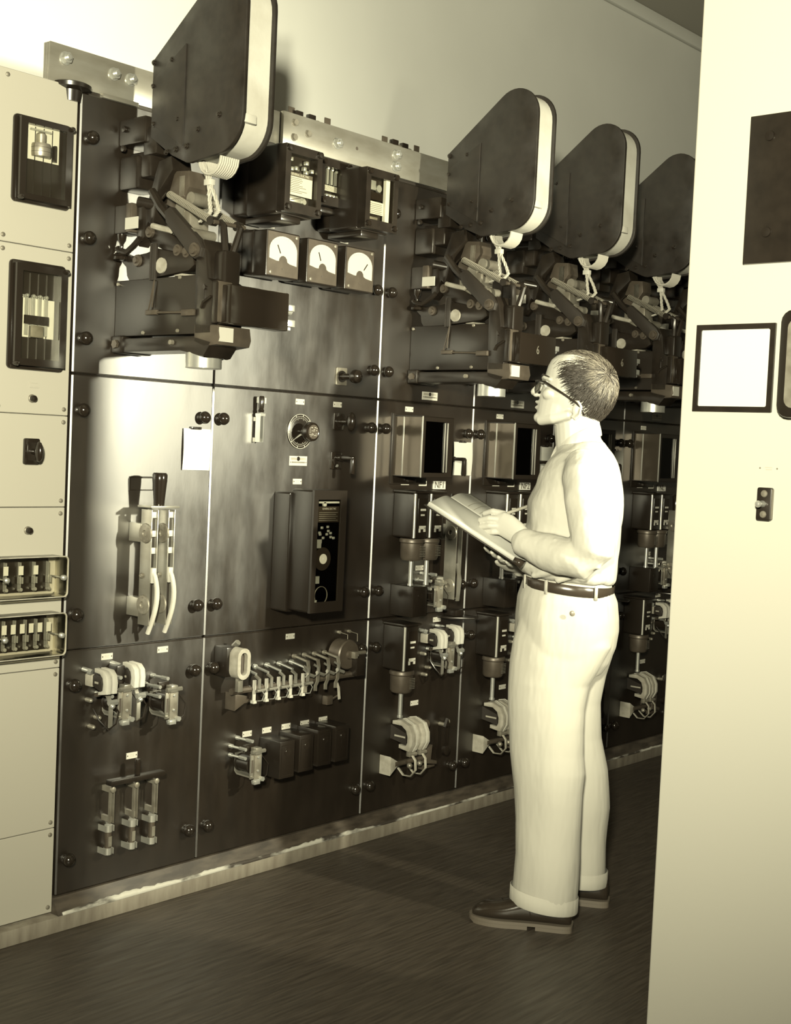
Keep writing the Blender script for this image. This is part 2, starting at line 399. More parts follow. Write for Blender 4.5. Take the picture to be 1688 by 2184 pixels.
MB().cyl((0, .01, 0), (0, .03, 0), .008).sph((0, .042, 0), .025, (.42, .6, 1.15)).build('oval_handle', 'black_gloss', r)
def fuse_box(px, py, px2, py2, label, nc, nf):
    a = at(px, py, .06); b = at(px2, py2, .06); w = .112; cx = b.x-w; cz = (a.z+b.z)/2; h = (a.z-b.z)/2
    r = thing('fuse_box', label, 'fuse box', (cx, 0, cz), group='glass fuse boxes')
    g = MB()
    P = [(u, v) for u, v in ((-w, -h), (w, -h), (w, h), (-w, h))]
    g.rbox(-w, w, .0565, .0585, -h, h, .010); g.build('cover_face', 'moulded_glass', r)
    def rr(w, h, rad):
        L = []
        for cx_, cz_, a0 in ((w-rad, h-rad, 0), (-w+rad, h-rad, 90), (-w+rad, -h+rad, 180), (w-rad, -h+rad, 270)):
            for k in range(6): q = math.radians(a0+18*k); L.append((cx_+rad*math.cos(q), cz_+rad*math.sin(q)))
        return L
    MB().ring(rr(w, h, .012), rr(w-.003, h-.003, .010), 'o', .0, .0575).build('cover_rim', 'moulded_glass', r)
    MB().ring(rr(w+.0015, h+.0015, .013), rr(w-.001, h-.001, .012), 'o', .055, .060).build('moulded_edge', 'asbestos_grey', r)
    MB().box(-w+.02, w-.03, .0, .006, -h+.012, h-.008).build('base', 'black', r)
    for k in range(nf):
        x = -w*.52+k*(w*1.2/(nf-1 if nf > 1 else 1))
        MB().box(x-.0012, x+.0012, .006, .02, -h*.7, h*.7).box(x-.006, x-.003, .012, .024, -h*.34, -h*.02).box(x+.003, x+.006, .012, .024, -h*.34, -h*.02).cyl((x, .014, -h*.66), (x, .024, -h*.62), .005).build('fuse_clip', 'bright_metal', r)
    for k in range(nc):
        x = -w*.62+k*(w*1.25/(max(nc, 4)-1 if nc < 5 else nc-1))
        MB().box(x-.007, x+.007, .034, .036, h*.12, h*.56).build('card', 'paper', r)
    for x in (-w*.78, w*.82):
        MB().cyl((x, .006, -.002), (x, .052, -.002), .0022).lathe((x, .058, -.002), [(0, .004), (.004, .007), (.010, .008), (.016, .0072), (.019, .003)], 'o', 14).build('thumb_nut', 'bright_metal', r)
fuse_box(0, 1192, 144, 1272, 'glass-covered fuse box with four fuse clips, the upper of two on the white cabinet', 3, 4)
fuse_box(0, 1318, 140, 1396, 'glass-covered fuse box with six white cards, the lower of two on the white cabinet', 6, 5)

# ================================================================== SMALL PLATES
def nameplate(px, py, label, w=.040, h=.0185, grp='small white nameplates', name='nameplate'):
    p = at(px, py); r = thing(name, label, 'nameplate', (p.x, 0, p.z), group=grp)
    MB().box(-w/2, w/2, 0, .0015, -h/2, h/2).build('plate', 'plate', r, smooth=False)
    for s in (-1, 1): MB().lathe((s*w*.40, .0015, 0), [(0, .0023), (.001, .0018)], 'o', 8).build('pin', 'ink', r)
    for k in (-1, 0, 1): MB().box(-w*.2, w*.2, .0015, .0017, k*.003-.0004, k*.003+.0004).build('lettering', 'asbestos_grey', r)
    return r
NP = {}
for key, px, py, lab in (
    ('a', 228, 1400, 'white nameplate above the double contactor in the first bay'),
    ('b', 347, 1385, 'white nameplate above the single clapper relay in the first bay'),
    ('c', 281, 1611, 'white nameplate behind the black handle of the three-pole fused switch'),
    ('d', 576, 480, 'white nameplate between the large relay and the left round-faced meter'),
    ('e', 734, 513, 'white nameplate above the right-hand meter'),
    ('f', 640, 857, 'white nameplate above the rheostat dial'),
    ('g', 720, 863, 'white nameplate above the oval-handled control switch'),
    ('h', 634, 1027, 'white nameplate above the tall black induction relay'),
    ('i', 619, 1357, 'white nameplate above the long contactor row'),
    ('j', 527, 1565, 'white nameplate above the clapper relay in the second bay'),
    ('k', 569, 1557, 'white nameplate over the first small black box'),
    ('l', 610, 1549, 'white nameplate over the second small black box'),
    ('m', 650, 1542, 'white nameplate over the third small black box'),
    ('n', 689, 1534, 'white nameplate over the fourth small black box')):
    nameplate(px, py, lab)
p = at(558, 854); r = thing('nameplate', 'white nameplate behind the single-blade switch handle', 'nameplate', (p.x, 0, p.z), group='small white nameplates')
MB().box(-.02, .02, 0, .0015, -.009, .009).build('plate', 'plate', r, smooth=False)
def makerplate(px, py, label, w=.085, h=.030):
    p = at(px, py); r = thing('maker_plate', label, 'nameplate', (p.x, 0, p.z), group='wide white maker plates')
    MB().box(-w/2, w/2, 0, .0015, -h/2, h/2).build('plate', 'plate', r, smooth=False)
    MB().box(-w*.42, -w*.08, .0015, .0018, h*.08, h*.34).box(w*.10, w*.42, .0015, .0018, h*.08, h*.34).build('lettering', 'asbestos_grey', r)
    MB().lathe((0, .0015, h*.22), [(0, h*.24), (.0006, h*.22)], 'o', 16).build('emblem', 'iron', r)
    MB().box(-w*.38, w*.38, .0015, .0018, -h*.22, -h*.08).build('lettering', 'dull_metal', r)
    for s in (-1, 1): MB().lathe((s*w*.44, .0015, -h*.15), [(0, .002), (.001, .0015)], 'o', 8).build('pin', 'ink', r)
    return r
makerplate(636, 983, 'wide white maker plate with round emblem below the rheostat dial', .082, .032)

# ================================================================== FIRST BAY
def sheet(px, py, label, w=.108, h=.128):
    p = at(px, py); r = thing('paper_sheet', label, 'paper', (p.x, 0, p.z), group='blank paper sheets hung on the slabs')
    P = MB(); n = 8
    pts = [(0, .004+.006*math.sin(i/n*PI)*.6, -h*i/n) for i in range(n+1)]
    P.strip([(w/2, o, z) for x, o, z in pts], w, .0006).build('sheet', 'paper', r)
    MB().box(w*.25, w*.62, .0, .010, -.002, .006, .001).box(w*.3, w*.42, .004, .016, -.001, .004).box(w*.5, w*.58, .004, .014, .001, .006).build('clip', 'black', r)
    return r
sheet(390, 913, 'blank white paper sheet clipped near the right edge of the first bay')
p = at(302, 1031); r = thing('card_holder', 'empty thin metal card holder frame above the big double-pole switch', 'holder', (p.x, 0, p.z))
w, h = .046, .021
MB().ring([(-w, -h), (w, -h), (w, h), (-w, h)], [(-w+.004, -h+.003), (w-.004, -h+.003), (w-.004, h-.005), (-w+.004, h-.005)], 'o', 0, .003).build('frame', 'iron', r)

def big_switch(ax, az, label):
    """double-pole knife switch; origin on the board below the centre"""
    r = thing('knife_switch', label, 'switch', (ax, 0, az))
    for k, x in enumerate((0, .062)):
        for xx in (-.011, .011):
            MB().box(x+xx-.0016, x+xx+.0016, .055, .105, -.165, .175, .0005).build('blade_plate', 'bus_metal', r)
        for z in (.16, .105, .055): MB().box(x-.009, x+.009, .085, .1, z-.009, z+.009, .001).build('contact_block', 'plate', r)
        MB().box(x-.008, x+.008, .06, .092, -.15, .15).build('inner_web', 'black', r)
        for z in (.105, -.105):
            mb = MB().lathe((x-.013, .08, z), [(-.002, .008), (-.006, .010), (-.004, .028), (0, .030)], 'x', 16)
            for q in range(8):
                a = q*PI/4; mb.box(x-.018, x-.0135, .08+.02*math.cos(a)-.004, .08+.02*math.cos(a)+.004, z+.02*math.sin(a)-.004, z+.02*math.sin(a)+.004)
            mb.build('spring_washer', 'dull_metal', r)
        MB().lathe((x-.0125, .07, -.02), [(0, .009), (-.004, .009), (-.008, .006)], 'x', 6).build('hex_bolt', 'dull_metal', r)
        pts = [(x, .104+.024*math.sin(PI*(i/12)**.8)-.016*(i/12)**2, -.005-.185*i/12) for i in range(13)]
        MB().tube(pts, [.007+.001*math.sin(PI*i/12) for i in range(13)], 10).box(x-.008, x+.008, .088, .110, -.04, .005, .002).build('arcing_horn', 'asbestos', r)
        for z in (.105, -.115): MB().box(x-.014, x+.014, 0, .056, z-.028, z+.028, .002).build('standoff_block', 'bus_metal', r)
    MB().box(-.02, .085, .045, .110, .180, .1865, .001).build('cross_bar', 'bus_metal', r)
    MB().lathe((.031, .080, 0), [(.187, .016), (.20, .0165), (.26, .022), (.278, .0225), (.283, .019), (.284, .008)], 'z', 24).build('handle', 'black_gloss', r)
    return r
p = at(340, 1210, .09)
big_switch(p.x-.033, 1.04, 'large double-pole knife switch with black handle and pale curved horns, first bay')

def clapper(ax, az, label, double=False, scale=1):
    """open coil relay / contactor; origin on the board, roughly at the coil centre"""
    r = thing('contactor' if double else 'clapper_relay', label, 'contactor' if double else 'relay', (ax, 0, az))
    s = scale
    MB().lathe((0, 0, 0), [(.012, .030), (.014, .030), (.016, .026), (.068, .026), (.070, .030), (.074, .030)], 'o', 22).build('coil', 'black', r)
    MB().strip([(-.0, .006, .030), (-.0, .006, -.028), (-.0, .016, -.036), (.0, .088, -.036)], .040, .005).build('yoke', 'bus_metal', r)
    MB().box(-.022, .026, .078, .084, -.042, .040, .001).build('armature', 'bus_metal', r)
    MB().box(-.010, .018, .084, .090, -.045, .046, .001).build('armature_rib', 'dull_metal', r)
    MB().box(-.019, -.012, .0841, .0845, -.022, .02).build('rating_label', 'ink', r)
    for z in (.028, -.016): MB().lathe((.004, .090, z), [(0, .0045), (.003, .004), (.004, 0)], 'o', 10).build('rivet', 'bright_metal', r)
    MB().cyl((.0, .03, .047), (.0, .088, .047), .006).box(-.012, .014, .070, .096, .038, .060, .002).cyl((-.025, .09, .047), (.032, .09, .047), .007, n=6).build('contact_arm', 'bus_metal', r)
    MB().cyl((-.018, .09, -.048), (.026, .09, -.048), .0055, n=6).box(-.015, .010, .083, .098, -.058, -.046, .001).cyl((.016, .09, -.042), (.016, .104, -.042), .008, n=6).build('hinge_pin', 'bright_metal', r)
    for x, z, zz in ((-.04, .055, .06), (-.012, .078, .085), (-.04, .026, .028)):
        MB().cyl((x, .0, z), (x+.002, .012, z), .007, n=12).cyl((x, .012, z), (x+.004, .07, z), .0042).cyl((x+.004, .045, z), (x+.004, .074, z), .0062, n=6).build('terminal_stud', 'bright_metal', r)
    MB().box(-.036, .004, .058, .066, .045, .068, .001).build('fixed_contact', 'iron', r)
    MB().tube([(.028, .08, .03), (.05, .088, .0), (.046, .088, -.035), (.02, .092, -.05)], .0016, 6).build('pigtail', 'black', r)
    if double:
        for k, (x, dz) in enumerate(((-.058, .066), (.040, .075))):
            P = []; Q = []
            # blow-out magnet cheeks: cream D-shaped jaws with a dark sector plate
            out = [(.040, .042), (.082, .040), (.098, .026), (.102, .004), (.100, -.026), (.060, -.034)]
            ins = [(.040, .030), (.066, .028), (.078, .018), (.082, .002), (.080, -.018), (.060, -.024)]
            n = len(out)
            for xx in (-.011, .011):
                mb = MB(); pl = [(u, v+dz) for u, v in out]+[(u, v+dz) for u, v in ins[::-1]]
                mb.prism(pl, 'x', x+xx-.0085, x+xx+.0085, .002).build('jaw', 'asbestos', r)
            MB().prism([(.020, .012+dz), (.045, .026+dz), (.070, .024+dz), (.080, 0+dz), (.074, -.022+dz), (.045, -.014+dz), (.018, -.002+dz)], 'x', x-.0205, x+.006, .001).build('sector_plate', 'black_matt', r)
            MB().box(x-.0215, x-.0205, .045, .062, dz-.001, dz+.005).build('slot', 'asbestos_grey', r)
            MB().strip([(x+.004, .075, dz-.034), (x+.004, .092, dz-.06), (x+.004, .092, dz-.125)], .013, .004).build('contact_strap', 'bus_metal', r)
            MB().cyl((x-.006, .095, dz-.052), (x+.022, .095, dz-.052), .009, n=6).sph((x+.004, .1, dz-.062), .008).build('contact_nut', 'bright_metal', r)
            MB().tube([(x+.008, .098, dz-.055), (x+.026, .1, dz-.08), (x+.018, .1, dz-.115), (x-.008, .1, dz-.128), (x-.03, .085, dz-.10), (x-.034, .06, dz-.07)], .0026, 6).build('pigtail', 'black', r)
            MB().cyl((x-.03, .0, dz+.035), (x-.026, .03, dz+.032), .007).cyl((x-.03, .026, dz+.033), (x-.025, .036, dz+.03), .009, n=6).build('terminal_stud', 'bright_metal', r)
        MB().box(-.082, -.066, .0, .035, .052, .088, .004).build('terminal_block', 'asbestos_grey', r)
        MB().box(-.075, .045, .04, .05, .026, .036).build('cross_rail', 'grey_iron', r)
        MB().box(-.014, .016, .02, .06, .05, .11, .003).build('post', 'black', r)
        for x, z in ((-.06, -.07), (-.04, -.045), (-.072, .01)): MB().cyl((x, 0, z), (x, .02, z), .007).sph((x, .02, z), .007, n=10).build('terminal_stud', 'dull_metal', r)
    return r
p = at(255, 1500, .06); clapper(p.x, p.z, 'twin-jaw open contactor with black coil and looped wires, first bay', True)
p = at(355, 1500, .06); clapper(p.x, p.z, 'open clapper relay with black coil in a pale yoke, first bay')
p = at(535, 1630, .06); clapper(p.x, p.z, 'open clapper relay left of the four small black boxes')

def fused_switch():
    p = at(288, 1660, .04); r = thing('fused_switch', 'three-pole fused knife switch with crossbar and black handle, foot of first bay', 'switch', (p.x, 0, p.z))
    xs = [at(x, 1700, .045).x-p.x for x in (240, 290, 332)]
    MB().box(xs[0]-.018, xs[2]+.022, .035, .062, -.004, .012, .002).build('cross_bar', 'iron', r)
    MB().lathe((xs[1], .048, 0), [(.010, .006), (.014, .009), (.02, .0085), (.05, .0095), (.06, .007), (.061, 0)], 'z', 16).build('handle', 'black_gloss', r)
    for i, x in enumerate(xs):
        z0 = -.005
        for s in (-1, 1): MB().box(x+s*.0055-.0009, x+s*.0055+.0009, .035, .047, z0-.115, z0-.012).build('blade', 'dull_metal', r)
        MB().lathe((x, .048, z0-.014), [(-.004, .010), (.002, .0085), (.004, .004)], 'o', 14).build('blade_eye', 'dull_metal', r)
        for zz in (z0-.024, z0-.112): MB().box(x-.005, x+.005, 0, .04, zz, zz+.016).build('jaw_clip', 'dull_metal', r)
        f = MB().lathe((x, .03, 0), [(z0-.205, .0105), (z0-.125, .0105)], 'z', 16).build('fuse_cartridge', 'grey_iron', r)
        for zz in (z0-.132, z0-.200):
            MB().lathe((x, .03, 0), [(zz-.010, .0120), (zz+.010, .0120)], 'z', 16).box(x-.0145, x-.0125, .0, .040, zz-.009, zz+.009).box(x+.0125, x+.0145, .0, .040, zz-.009, zz+.009).build('fuse_clip', 'brass', r)
        MB().box(x-.006, x+.006, .0404, .0412, z0-.185, z0-.155).build('fuse_label', 'dull_metal', f)
fused_switch()

# ================================================================== SECOND BAY
def case_relay(x0, x1, z0, z1, out, label, style, grp='glass-fronted relays in the second bay'):
    r = thing('case_relay', label, 'relay', ((x0+x1)/2, 0, z0), group=grp); w = (x1-x0)/2; h = z1-z0
    MB().rbox(-w, w, .0, out*.30, -.0, h, .010, .003).build('base', 'black', r)
    MB().rbox(-w-.004, w-.006, out*.28, out-.034, -.004, h+.004, .009, .003).build('case', 'black', r)
    MB().box(-w*.6, w*.5, .02, out*.8, -.022, -.002, .005).build('terminal_strip', 'black', r)
    P = [(-w, 0), (w, 0), (w, h), (-w, h)]; Q = [(-w+.022, .030), (w-.020, .030), (w-.020, h-.026), (-w+.022, h-.026)]
    MB().ring(P, Q, 'o', out-.034, out).build('cover_frame', 'iron', r)
    MB().box(-w+.02, w-.018, out-.032, out-.030, .028, h-.024).build('interior', 'black', r)
    MB().box(-w+.02, w-.018, out-.004, out-.002, .028, h-.024).build('glass', 'clear_glass', r)
    iw = w-.024; rr = random.Random(int(x0*1000))
    if style == 'plate':
        MB().box(-iw, iw, out-.020, out-.018, h*.28, h*.62).build('rating_plate', 'plate', r)
        MB().box(-iw, iw, out-.018, out-.0175, h*.56, h*.62).build('title_band', 'ink', r)
        text('lettering', 'GENERAL ELECTRIC', .0095, 'plate', r, (0, out-.0172, h*.59), sx=.95)
        mb = MB()
        for k in range(9):
            z = h*(.535-.026*k); L = rr.uniform(.5, .95)*iw; mb.box(-iw*.92, -iw*.92+2*L*.9, out-.018, out-.0176, z-.0007, z+.0007)
        mb.build('lettering', 'ink', r)
        mb = MB()
        for k in range(9): x = -iw+iw*2*rr.random(); z = h*rr.uniform(.64, .82); mb.box(x-.006, x+.006, out-.028, out-.014, z-.006, z+.006, .002)
        mb.build('movement', 'bright_metal', r)
        MB().box(-iw, iw*.4, out-.026, out-.012, h*.17, h*.26, .002).lathe((iw*.3, out-.02, h*.2), [(0, .008), (.01, .008)], 'o').build('lower_bracket', 'bright_metal', r)
        MB().strip([(-iw, out-.012, h*.17), (0, out-.012, h*.25)], .002, .004).build('link', 'ink', r)
    elif style == 'fingers':
        mb = MB()
        for k in range(5): x = -iw*.8+k*iw*.4; mb.box(x-.004, x+.004, out-.026, out-.018, h*.48, h*(.84-.02*k)).sph((x, out-.018, h*(.84-.02*k)), .006, n=8)
        mb.build('contact_finger', 'bright_metal', r)
        MB().box(-iw, iw*.7, out-.022, out-.020, h*.34, h*.46).build('rating_plate', 'plate', r)
        mb = MB()
        for k in range(4): mb.box(-iw*.9, iw*.5, out-.020, out-.0196, h*(.36+.025*k), h*(.36+.025*k)+.0012)
        mb.build('lettering', 'ink', r)
        mb = MB()
        for k in range(5): x = -iw*.8+k*iw*.35; mb.sph((x, out-.02, h*.24), .007, n=8)
        mb.box(-iw*.5, iw*.1, out-.026, out-.016, h*.19, h*.27).build('terminals', 'bright_metal', r)
    else:
        MB().box(iw*.55, iw*.9, out-.024, out-.012, h*.1, h*.9).build('side_plate', 'paper_shade', r)
        MB().box(-iw, -iw*.3, out-.024, out-.014, h*.66, h*.82, .002).lathe((-iw*.05, out-.02, h*.7), [(0, .012), (.008, .012)], 'o').build('coil_tip', 'bright_metal', r)
        MB().box(-iw, iw*.3, out-.022, out-.014, h*.5, h*.62).build('block', 'black_gloss', r)
        MB().box(-iw, iw*.6, out-.022, out-.020, h*.27, h*.48).build('rating_plate', 'plate', r)
        mb = MB()
        for k in range(6): mb.box(-iw*.9, iw*.4, out-.020, out-.0196, h*(.29+.03*k), h*(.29+.03*k)+.0014)
        mb.build('lettering', 'ink', r)
        MB().box(-iw, 0, out-.026, out-.016, h*.16, h*.22, .002).build('lower_bracket', 'dull_metal', r)
    for x in (-w+.014, w-.014):
        for z in (.014, h-.012):
            MB().lathe((x, out, z), [(-.003, .0095), (.007, .010), (.010, .0085), (.011, 0)], 'o', 16).build('cover_knob', 'black' if style == 'plate' else 'black_gloss', r)
    return r
case_relay(2.718, 2.874, 2.128, 2.330, .23, 'deep black relay with General Electric plate behind glass, largest of three, left', 'plate')
case_relay(2.985, 3.129, 2.205, 2.355, .11, 'shallow black relay with silver fingers behind glass, between the two deep relays', 'fingers')
case_relay(3.087, 3.243, 2.137, 2.331, .22, 'deep black relay behind glass, right of the three in the second bay', 'mixed')
def meter(x0, x1, z0, z1, out, label, ang):
    r = thing('panel_meter', label, 'meter', ((x0+x1)/2, 0, (z0+z1)/2), group='square panel meters'); w = (x1-x0)/2; h = (z1-z0)/2
    MB().rbox(-w-.004, w-.004, 0, out*.45, -h+.004, h+.004, .012, .003).build('rear_case', 'black', r)
    MB().rbox(-w, w, out*.44, out, -h, h, .005, .0015).build('case', 'black', r)
    MB().box(-w+.004, w-.004, out, out+.001, -h+.004, h-.004).build('face', 'grey_iron', r)
    o = out+.0012
    top = [(math.cos(math.radians(a))*w*.84, h*.18+math.sin(math.radians(a))*h*.62) for a in range(0, 181, 12)]
    nb = [(-w*.84, -h*.22), (-w*.40, -h*.30)]+[(math.cos(math.radians(a))*w*.26, -h*.30+math.sin(math.radians(a))*h*.26) for a in range(180, -1, -30)]+[(w*.40, -h*.36), (w*.84, -h*.42)]
    MB().prism(top+nb, 'o', o, o+.0008).build('dial', 'dial', r)
    a = math.radians(ang); L = w*.75
    c = (0, -h*.30)
    s0, s1 = (.52, 1.05)
    MB().strip([(c[0]+math.cos(a)*L*s0, o+.002, c[1]+math.sin(a)*L*s0), (c[0]+math.cos(a)*L*s1, o+.002, c[1]+math.sin(a)*L*s1)], .003, .001, up=(0, 0, 1) if abs(math.cos(a)) > .7 else (1, 0, 0)).build('needle', 'iron', r)
    mb = MB()
    for k in range(13):
        q = math.radians(40+100*k/12); mb.strip([(c[0]+math.cos(q)*w*.98, o+.0009, c[1]+math.sin(q)*w*.98), (c[0]+math.cos(q)*w*1.03, o+.0009, c[1]+math.sin(q)*w*1.03)], .0006, .0002, up=(1, 0, .2))
    mb.build('scale', 'dull_metal', r)
    for x, z in ((w*.78, h*.84), (-w*.74, -h*.82)): MB().lathe((x, out+.001, z), [(0, .0055), (.002, .005), (.003, 0)], 'o', 12).build('screw', 'dull_metal', r)
    MB().lathe((0, out+.001, -h*.62), [(0, .003), (.001, .003)], 'o', 8).build('zero_screw', 'ink', r)
meter(2.763, 2.905, 1.946, 2.089, .11, 'square panel meter with white dial, needle to the left, leftmost of three', 118)
meter(2.940, 3.082, 1.946, 2.089, .11, 'square panel meter with white dial, the middle of three', 112)
meter(3.118, 3.260, 1.946, 2.089, .11, 'square panel meter with white dial, needle to the right, rightmost of three', 52)
def control_switch(px, py, label, kind):
    p = at(px, py); r = thing('control_switch', label, 'switch', (p.x, 0, p.z), group='control switches of the second bay')
    MB().rbox(-.026, .026, 0, .006, -.030, .030, .003, .001).build('escutcheon', 'dull_metal' if kind == 'knob' else 'black_gloss', r)
    MB().lathe((0, .006, 0), [(0, .020), (.003, .020)], 'o', 20).build('dial_ring', 'black', r)
    if kind == 'knob':
        MB().lathe((0, 0, 0), [(.006, .012), (.05, .009), (.053, .013), (.060, .0215), (.072, .024), (.084, .021), (.090, .012), (.092, 0)], 'o', 24).build('round_handle', 'black_gloss', r)
    elif kind == 'oval':
        MB().cyl((0, .006, 0), (0, .045, 0), .009).sph((0, .062, 0), .030, (.5, .62, 1.1)).build('oval_handle', 'black_gloss', r)
    else:
        MB().cyl((0, .006, .01), (0, .030, .01), .011).box(-.008, .008, .022, .090, .004, .018, .004).box(-.007, .007, .074, .090, -.045, .012, .004).build('pistol_grip', 'black_gloss', r)
        MB().lathe((0, .006, -.018), [(0, .006), (.004, .005), (.005, 0)], 'o', 12).build('lamp_jewel', 'bright_metal', r)
control_switch(727, 803, 'black ball-handled control switch on a square metal plate, foot of the upper slab', 'knob')
control_switch(722, 899, 'black control switch with oval handle, right of the rheostat dial', 'oval')
control_switch(716, 982, 'black pistol-grip control switch, below the oval-handled one', 'pistol')
p = at(559, 902, .03); r = thing('blade_switch', 'narrow single-blade switch with black handle, left of the rheostat dial', 'switch', (p.x, 0, p.z))
MB().box(-.010, .010, 0, .008, -.062, -.048).box(-.010, .010, 0, .008, .005, .018).build('terminal', 'plate', r)
for s in (-1, 1): MB().box(s*.007-.001, s*.007+.001, .008, .03, -.062, .03).build('blade', 'bright_metal', r)
MB().box(-.010, .010, .008, .034, .022, .030).lathe((0, .024, 0), [(.030, .009), (.036, .006)], 'z').build('collar', 'bright_metal', r)
MB().lathe((0, .024, 0), [(.034, .0085), (.04, .010), (.044, .0075), (.05, .0085), (.080, .0095), (.086, .0075), (.087, 0)], 'z', 18).build('handle', 'black_gloss', r)
MB().box(-.003, .003, .01, .02, -.05, .02).build('web', 'black', r)
p = at(639, 920); r = thing('rheostat_dial', 'round black rheostat dial with white scale, pointer and black hand knob', 'dial', (p.x, 0, p.z))
R_ = .058
MB().lathe((0, 0, 0), [(0, R_), (.003, R_), (.004, R_*.97)], 'o', 48).build('dial_plate', 'black', r)
MB().ring([(R_*1.0*math.cos(a*PI/24), R_*1.0*math.sin(a*PI/24)) for a in range(48)], [(R_*.975*math.cos(a*PI/24), R_*.975*math.sin(a*PI/24)) for a in range(48)], 'o', .0035, .005).ring([(R_*.87*math.cos(a*PI/24), R_*.87*math.sin(a*PI/24)) for a in range(48)], [(R_*.855*math.cos(a*PI/24), R_*.855*math.sin(a*PI/24)) for a in range(48)], 'o', .004, .0048).build('scale_ring', 'plate', r)
mb = MB()
for k in range(60):
    a = 2*PI*k/60; l = .72 if k % 6 else .66
    mb.strip([(R_*l*math.cos(a), .0045, R_*l*math.sin(a)), (R_*.80*math.cos(a), .0045, R_*.80*math.sin(a))], .0006, .0006, up=(-math.sin(a), 0, math.cos(a)))
for k in range(10):
    a = 2*PI*k/10+.1; mb.strip([(R_*.88*math.cos(a), .0045, R_*.88*math.sin(a)), (R_*.965*math.cos(a), .0045, R_*.965*math.sin(a))], .0022, .0006, up=(-math.sin(a), 0, math.cos(a)))
mb.build('scale_marks', 'plate', r)
MB().prism([(-R_*.1, -R_*.28), (R_*.22, -R_*.12), (R_*.1, -R_*.05), (-R_*.68, -R_*.58)], 'o', .006, .008).build('pointer', 'plate', r)
MB().lathe((0, 0, 0), [(.004, .010), (.03, .010), (.034, .018), (.040, .030), (.052, .033), (.064, .031), (.067, .026), (.066, .024)], 'o', 36).build('hand_knob', 'black_gloss', r)
MB().lathe((0, .066, 0), [(0, .0235), (.001, .0235)], 'o', 30).build('knob_plate', 'grey_iron', r)
rr = random.Random(5); mb = MB()
for k in range(26): x, z = rr.uniform(-.016, .016), rr.uniform(-.016, .016); mb.box(x-.002, x+.002, .067, .0674, z-.0007, z+.0007)
mb.build('knob_lettering', 'plate', r)

# tall induction relay
x0, x1, z0, z1, out = 2.955, 3.108, .880, 1.279, .175
r = thing('induction_relay', 'tall black induction relay case with narrow glass front, middle of second bay', 'relay', ((x0+x1)/2, 0, z0)); w = (x1-x0)/2; h = z1-z0
MB().rbox(-w-.012, w-.01, 0, out*.42, -.006, h-.012, .008, .003).build('base', 'black', r)
MB().rbox(-w, w, out*.40, out-.006, 0, h, .008, .003).build('case', 'black', r)
P = [(-w, 0), (w, 0), (w, h), (-w, h)]; Q = [(-w+.020, .035), (w-.028, .035), (w-.028, h-.030), (-w+.020, h-.030)]
MB().ring(P, Q, 'o', out-.010, out).build('cover_frame', 'black', r)
MB().box(-w+.018, w-.026, out-.0075, out-.006, .03, h-.028).build('interior', 'black_matt', r)
g = Q; iw0, iw1 = -w+.022, w-.030
MB().box(iw0, iw1-.004, out-.003, out-.002, h*.74, h*.87).build('rating_plate', 'black_gloss', r)
text('lettering', 'GENERAL ELECTRIC', .009, 'dull_metal', r, ((iw0+iw1)/2, out-.0018, h*.85), sx=.8)
mb = MB()
for k in range(5): mb.box(iw0+.004, iw1-.01-.008*(k % 2), out-.002, out-.0017, h*(.755+.016*k), h*(.755+.016*k)+.0007)
mb.build('lettering', 'dull_metal', r)
mb = MB(); rr = random.Random(9)
for k in range(10): x = rr.uniform(iw0+.012, iw1-.016); z = h*rr.uniform(.60, .71); mb.box(x-.005, x+.005, out-.006, out-.002, z-.004, z+.004, .001)
mb.box(iw0, iw0+.022, out-.006, out-.002, h*.57, h*.60).build('movement', 'bright_metal', r)
MB().box(iw0+.004, iw0+.02, out-.006, out-.002, h*.53, h*.57).box(iw0+.004, iw0+.018, out-.006, out-.002, h*.24, h*.30).box(iw0, iw0+.010, out-.006, out-.002, h*.085, h*.105).build('bracket', 'bright_metal', r)
cx = iw0+.030
MB().lathe((cx, out-.006, h*.44), [(0, .038), (.003, .038)], 'o', 32).build('induction_disc', 'black_gloss', r)
MB().lathe((cx+.002, out-.003, h*.44), [(0, .0165), (.002, .0165)], 'o', 24).lathe((cx+.002, out-.001, h*.44), [(0, .003), (.001, .003)], 'o', 10).build('disc_hub', 'dial', r)
MB().ring([(cx+.030*math.cos(a*PI/16), h*.14+.030*math.sin(a*PI/16)) for a in range(32)], [(cx+.0285*math.cos(a*PI/16), h*.14+.0285*math.sin(a*PI/16)) for a in range(32)], 'o', out-.006, out-.003).build('magnet_ring', 'dull_metal', r)
MB().box(iw0+.003, iw1-.004, out-.006, out-.002, h*.895, h*.91).lathe((iw0+.03, out-.006, h*.885), [(0, .009), (.004, .008)], 'o').build('top_bracket', 'bright_metal', r)
MB().box(-w+.018, w-.026, out-.0018, out-.0008, .03, h-.028).build('glass', 'clear_glass', r)

# long contactor row
def Lp(root, px, py, o):
    q = at(px, py, o); return (q.x-root.location.x, o, q.z-root.location.z)
p = at(620, 1440, .06); r = thing('sequence_contactor', 'long horizontal contactor row with many pale studs and a round solenoid at its right end', 'contactor', (p.x, 0, p.z))
a = Lp(r, 490, 1490, .0); MB().prism([(a[0]-.02, a[2]+.025), (a[0]-.02, a[2]-.03), (a[0]+.02, a[2]-.01), (a[0]+.05, a[2]-.008), (a[0]+.05, a[2]+.008)], 'o', .0, .05, .002).build('end_bracket', 'grey_iron', r)
a = Lp(r, 515, 1475, .07); b = Lp(r, 735, 1440, .07)
MB().cyl((a[0]-.03, .055, a[2]), (b[0]+.06, .055, a[2]), .011, n=8).build('shaft', 'grey_iron', r)
zs = a[2]
a = Lp(r, 510, 1415, .08)
MB().box(a[0]-.035, a[0]+.01, 0, .06, a[2]-.045, a[2]+.05, .004).build('coil_housing', 'black', r)
